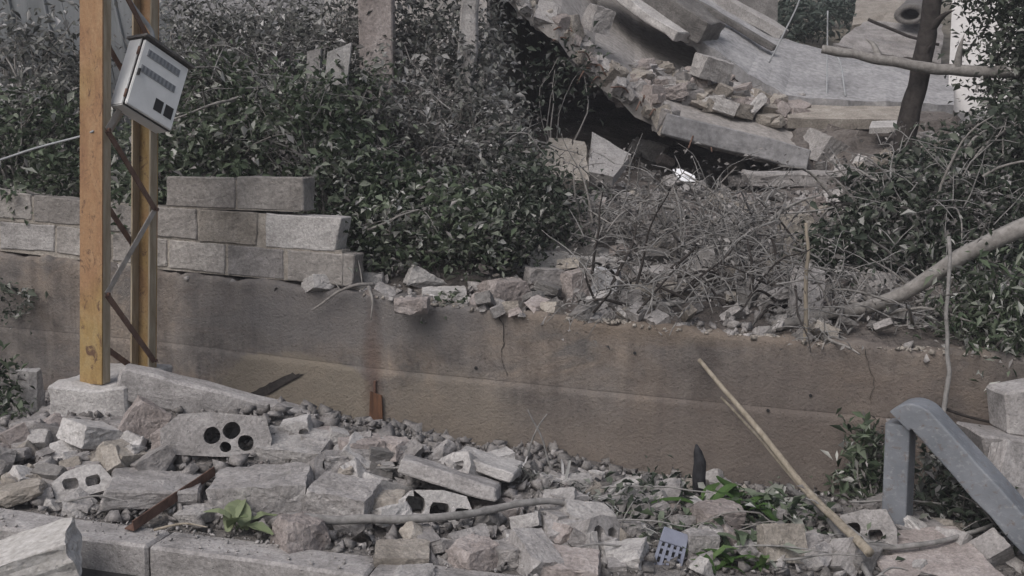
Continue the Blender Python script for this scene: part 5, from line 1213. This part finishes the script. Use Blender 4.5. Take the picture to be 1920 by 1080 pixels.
weed('fallen_leaves', hit(448, 1000) + Vector((0, -.03, .02)), 6, (.17, .23), 'leaf_lime', 'crumpled bright green leaves lying before the big square block', 8, .5, .42)
weed('broad_leaved_weed', hit(1350, 965), 26, (.14, .30), 'leaf_fresh', 'fresh green broad leaved weed growing behind the pinkish lump', 1, 1.6)
weed('broad_leaved_weed', hit(1290, 960), 10, (.09, .18), 'leaf_green', 'grey green weed with upright leaves beside the charred stake', 2)
weed('broad_leaved_weed', hit(1405, 1040), 20, (.14, .28), 'leaf_green', 'dark green weed in front of the tan slab', 3, 1.3)
weed('grass_tuft', hit(1030, 915), 26, (.10, .26), 'leaf_dusty', 'dry grass tuft growing beside the pale fragment at the wall', 4, 1.4, .05)
weed('grass_tuft', hit(985, 905), 16, (.10, .24), 'leaf_dusty', 'thin grass tuft growing under the angular pale chunk', 5, 1.2, .05)
weed('broad_leaved_weed', hit(205, 745) + Vector((.08, 0, .05)), 8, (.06, .13), 'leaf_green', 'small weed sprouting on the footing between the pole legs', 6, .5)
shrub('litter_weed', hit(1160, 1030), [(1150, 1010, 4.95, 60, 40, .1), (1190, 960, 5.1, 70, 30, .12), (1240, 930, 5.3, 60, 30, .1)], 700, .045, 'leaf_deep', 'low dark weeds in the hollow right of the pink block', 'weed', seed=36, clump=16, spread=.06, twigs=12, stem_r=.006)
shrub('litter_weed', hit(1420, 1000), [(1400, 1050, 4.85, 90, 35, .12), (1480, 1040, 4.9, 60, 40, .12), (1530, 1060, 4.85, 60, 30, .1)], 800, .05, 'leaf_deep', 'dark weeds between the tan slab and the grey branches', 'weed', seed=37, clump=16, spread=.06, twigs=14, stem_r=.006)
weed('broad_leaved_weed', hit(1250, 985), 14, (.09, .19), 'leaf_green', 'leafy weed behind the top of the plastic grille', 9, 1.4)
weed('broad_leaved_weed', hit(1440, 960), 20, (.16, .32), 'leaf_green', 'tall leafy weed between the fresh green weed and the cane', 10, 1.4)
weed('broad_leaved_weed', hit(1385, 1070), 18, (.10, .22), 'leaf_fresh', 'bright leafy weed in front of the dark green weed', 11, 1.5)
weed('grass_tuft', hit(1110, 950), 24, (.10, .24), 'leaf_dusty', 'dry grass tuft beside the half buried grey block', 12, 1.6, .05)
weed('grass_tuft', hit(1180, 1000), 24, (.10, .22), 'leaf_dusty', 'dry grass tuft left of the plastic grille', 13, 1.8, .05)
weed('grass_tuft', hit(1540, 1040), 24, (.10, .24), 'leaf_dusty', 'dry grass tuft below the foot of the cane', 14, 1.8, .05)
shrub('litter_weed', hit(1500, 1000), [(1330, 1020, 4.95, 60, 45, .12), (1480, 985, 5.1, 80, 35, .12), (1250, 1040, 4.8, 60, 35, .1), (1580, 1060, 4.8, 70, 30, .1)], 1100, .05, 'leaf_green', 'tangled green weeds around the propped tan slab', 'weed', seed=38, clump=14, spread=.06, twigs=24, stem_r=.006)
shrub('pipe_foot_weed', hit(1830, 990), [(1840, 960, 5.15, 70, 35, .12), (1790, 900, 5.35, 60, 60, .1), (1880, 1000, 4.95, 50, 25, .1)], 900, .05, 'leaf_deep', 'dark weeds filling the gap under the sloping pipe', 'weed', seed=39, clump=16, spread=.06, twigs=20, stem_r=.006)
rd = random.Random(77)
for i, (px, py, a, L, lab) in enumerate(((1030, 890, 1.9, .34, 'thin dry stalk leaning over the grass tuft'), (985, 880, 1.2, .3, 'thin dry stalk beside the angular pale chunk'), (1140, 935, .3, .5, 'thin grey twig below the wall centre'), (1100, 1000, -.4, .5, 'thin grey twig over the half buried block'), (1200, 1050, 2.6, .5, 'thin grey twig left of the plastic grille'), (1350, 1050, .5, .5, 'thin grey twig among the lower weeds'), (1480, 1070, -.9, .45, 'thin grey twig beside the propped tan slab'), (1610, 960, .2, .5, 'thin grey twig at the foot of the bent pipe'), (700, 900, .2, .4, 'thin grey twig over the crumbling block'), (300, 1015, .8, .3, 'pale straw lying on the kerb'), (120, 960, -.5, .35, 'thin grey twig behind the kerb'), (1400, 910, .1, .6, 'thin grey twig lying along the wall foot'))):
    p = hit(px, py) + Vector((0, 0, .05)); d = Vector((math.cos(a), -.25 * abs(math.cos(a)), abs(math.sin(a)) * (.9 if i < 2 else .12))) * L
    branch('loose_twig', [p - d * .1, p + d * .5 + Vector((0, 0, .02)), p + d], .006, .003, 'wood_grey' if i != 9 else 'wood_pale', lab, 'twig', .012, i)
# far shrubs up the slope
for i, (px, py, Y, rx, ry) in enumerate(((1400, 40, 17, 70, 60), (1490, 60, 16, 60, 45), (1560, 40, 18, 60, 50), (1340, -10, 19, 80, 60), (1460, -30, 21, 90, 60), (1580, -20, 22, 80, 50), (1240, -40, 20, 80, 60))):
    b = at(px, py + ry, Y); b.z = TZ(max(-8, min(8, b.x)), Y)
    labs = ['blue green shrub on the slope behind the edge beam', 'low shrub on the slope over the sagging slab', 'pale shrub on the slope before the sandy slab', 'blue green shrub on the slope above the long slab', 'round shrub high on the slope behind another shrub', 'high shrub on the slope beside the sandy slab', 'far shrub on the slope above the broken beams']
    shrub('slope_shrub', b, [(px, py, Y, rx, ry, .5)], 1800, .11, 'leaf_far', labs[i], group='shrubs on the slope', seed=40 + i, spread=.16, twigs=12)

# thin dust still hanging in the air
hz_ = bpy.data.materials.new('dust_haze'); hz_.use_nodes = True; nt = hz_.node_tree; nt.nodes.remove(nt.nodes['Principled BSDF'])
pv = nt.nodes.new('ShaderNodeVolumePrincipled'); pv.inputs['Color'].default_value = (.86, .86, .92, 1); pv.inputs['Density'].default_value = .0038; nt.links.new(pv.outputs[0], nt.nodes['Material Output'].inputs['Volume'])
bm = bmesh.new(); add_hexa(bm, box_axes((-70, -12, -16), (140, 0, 0), (0, 90, 0), (0, 0, 42)))
tag(bm_obj('haze', bm, hz_), 'thin pale dust hanging in the air over the rubble', 'haze', kind='stuff')
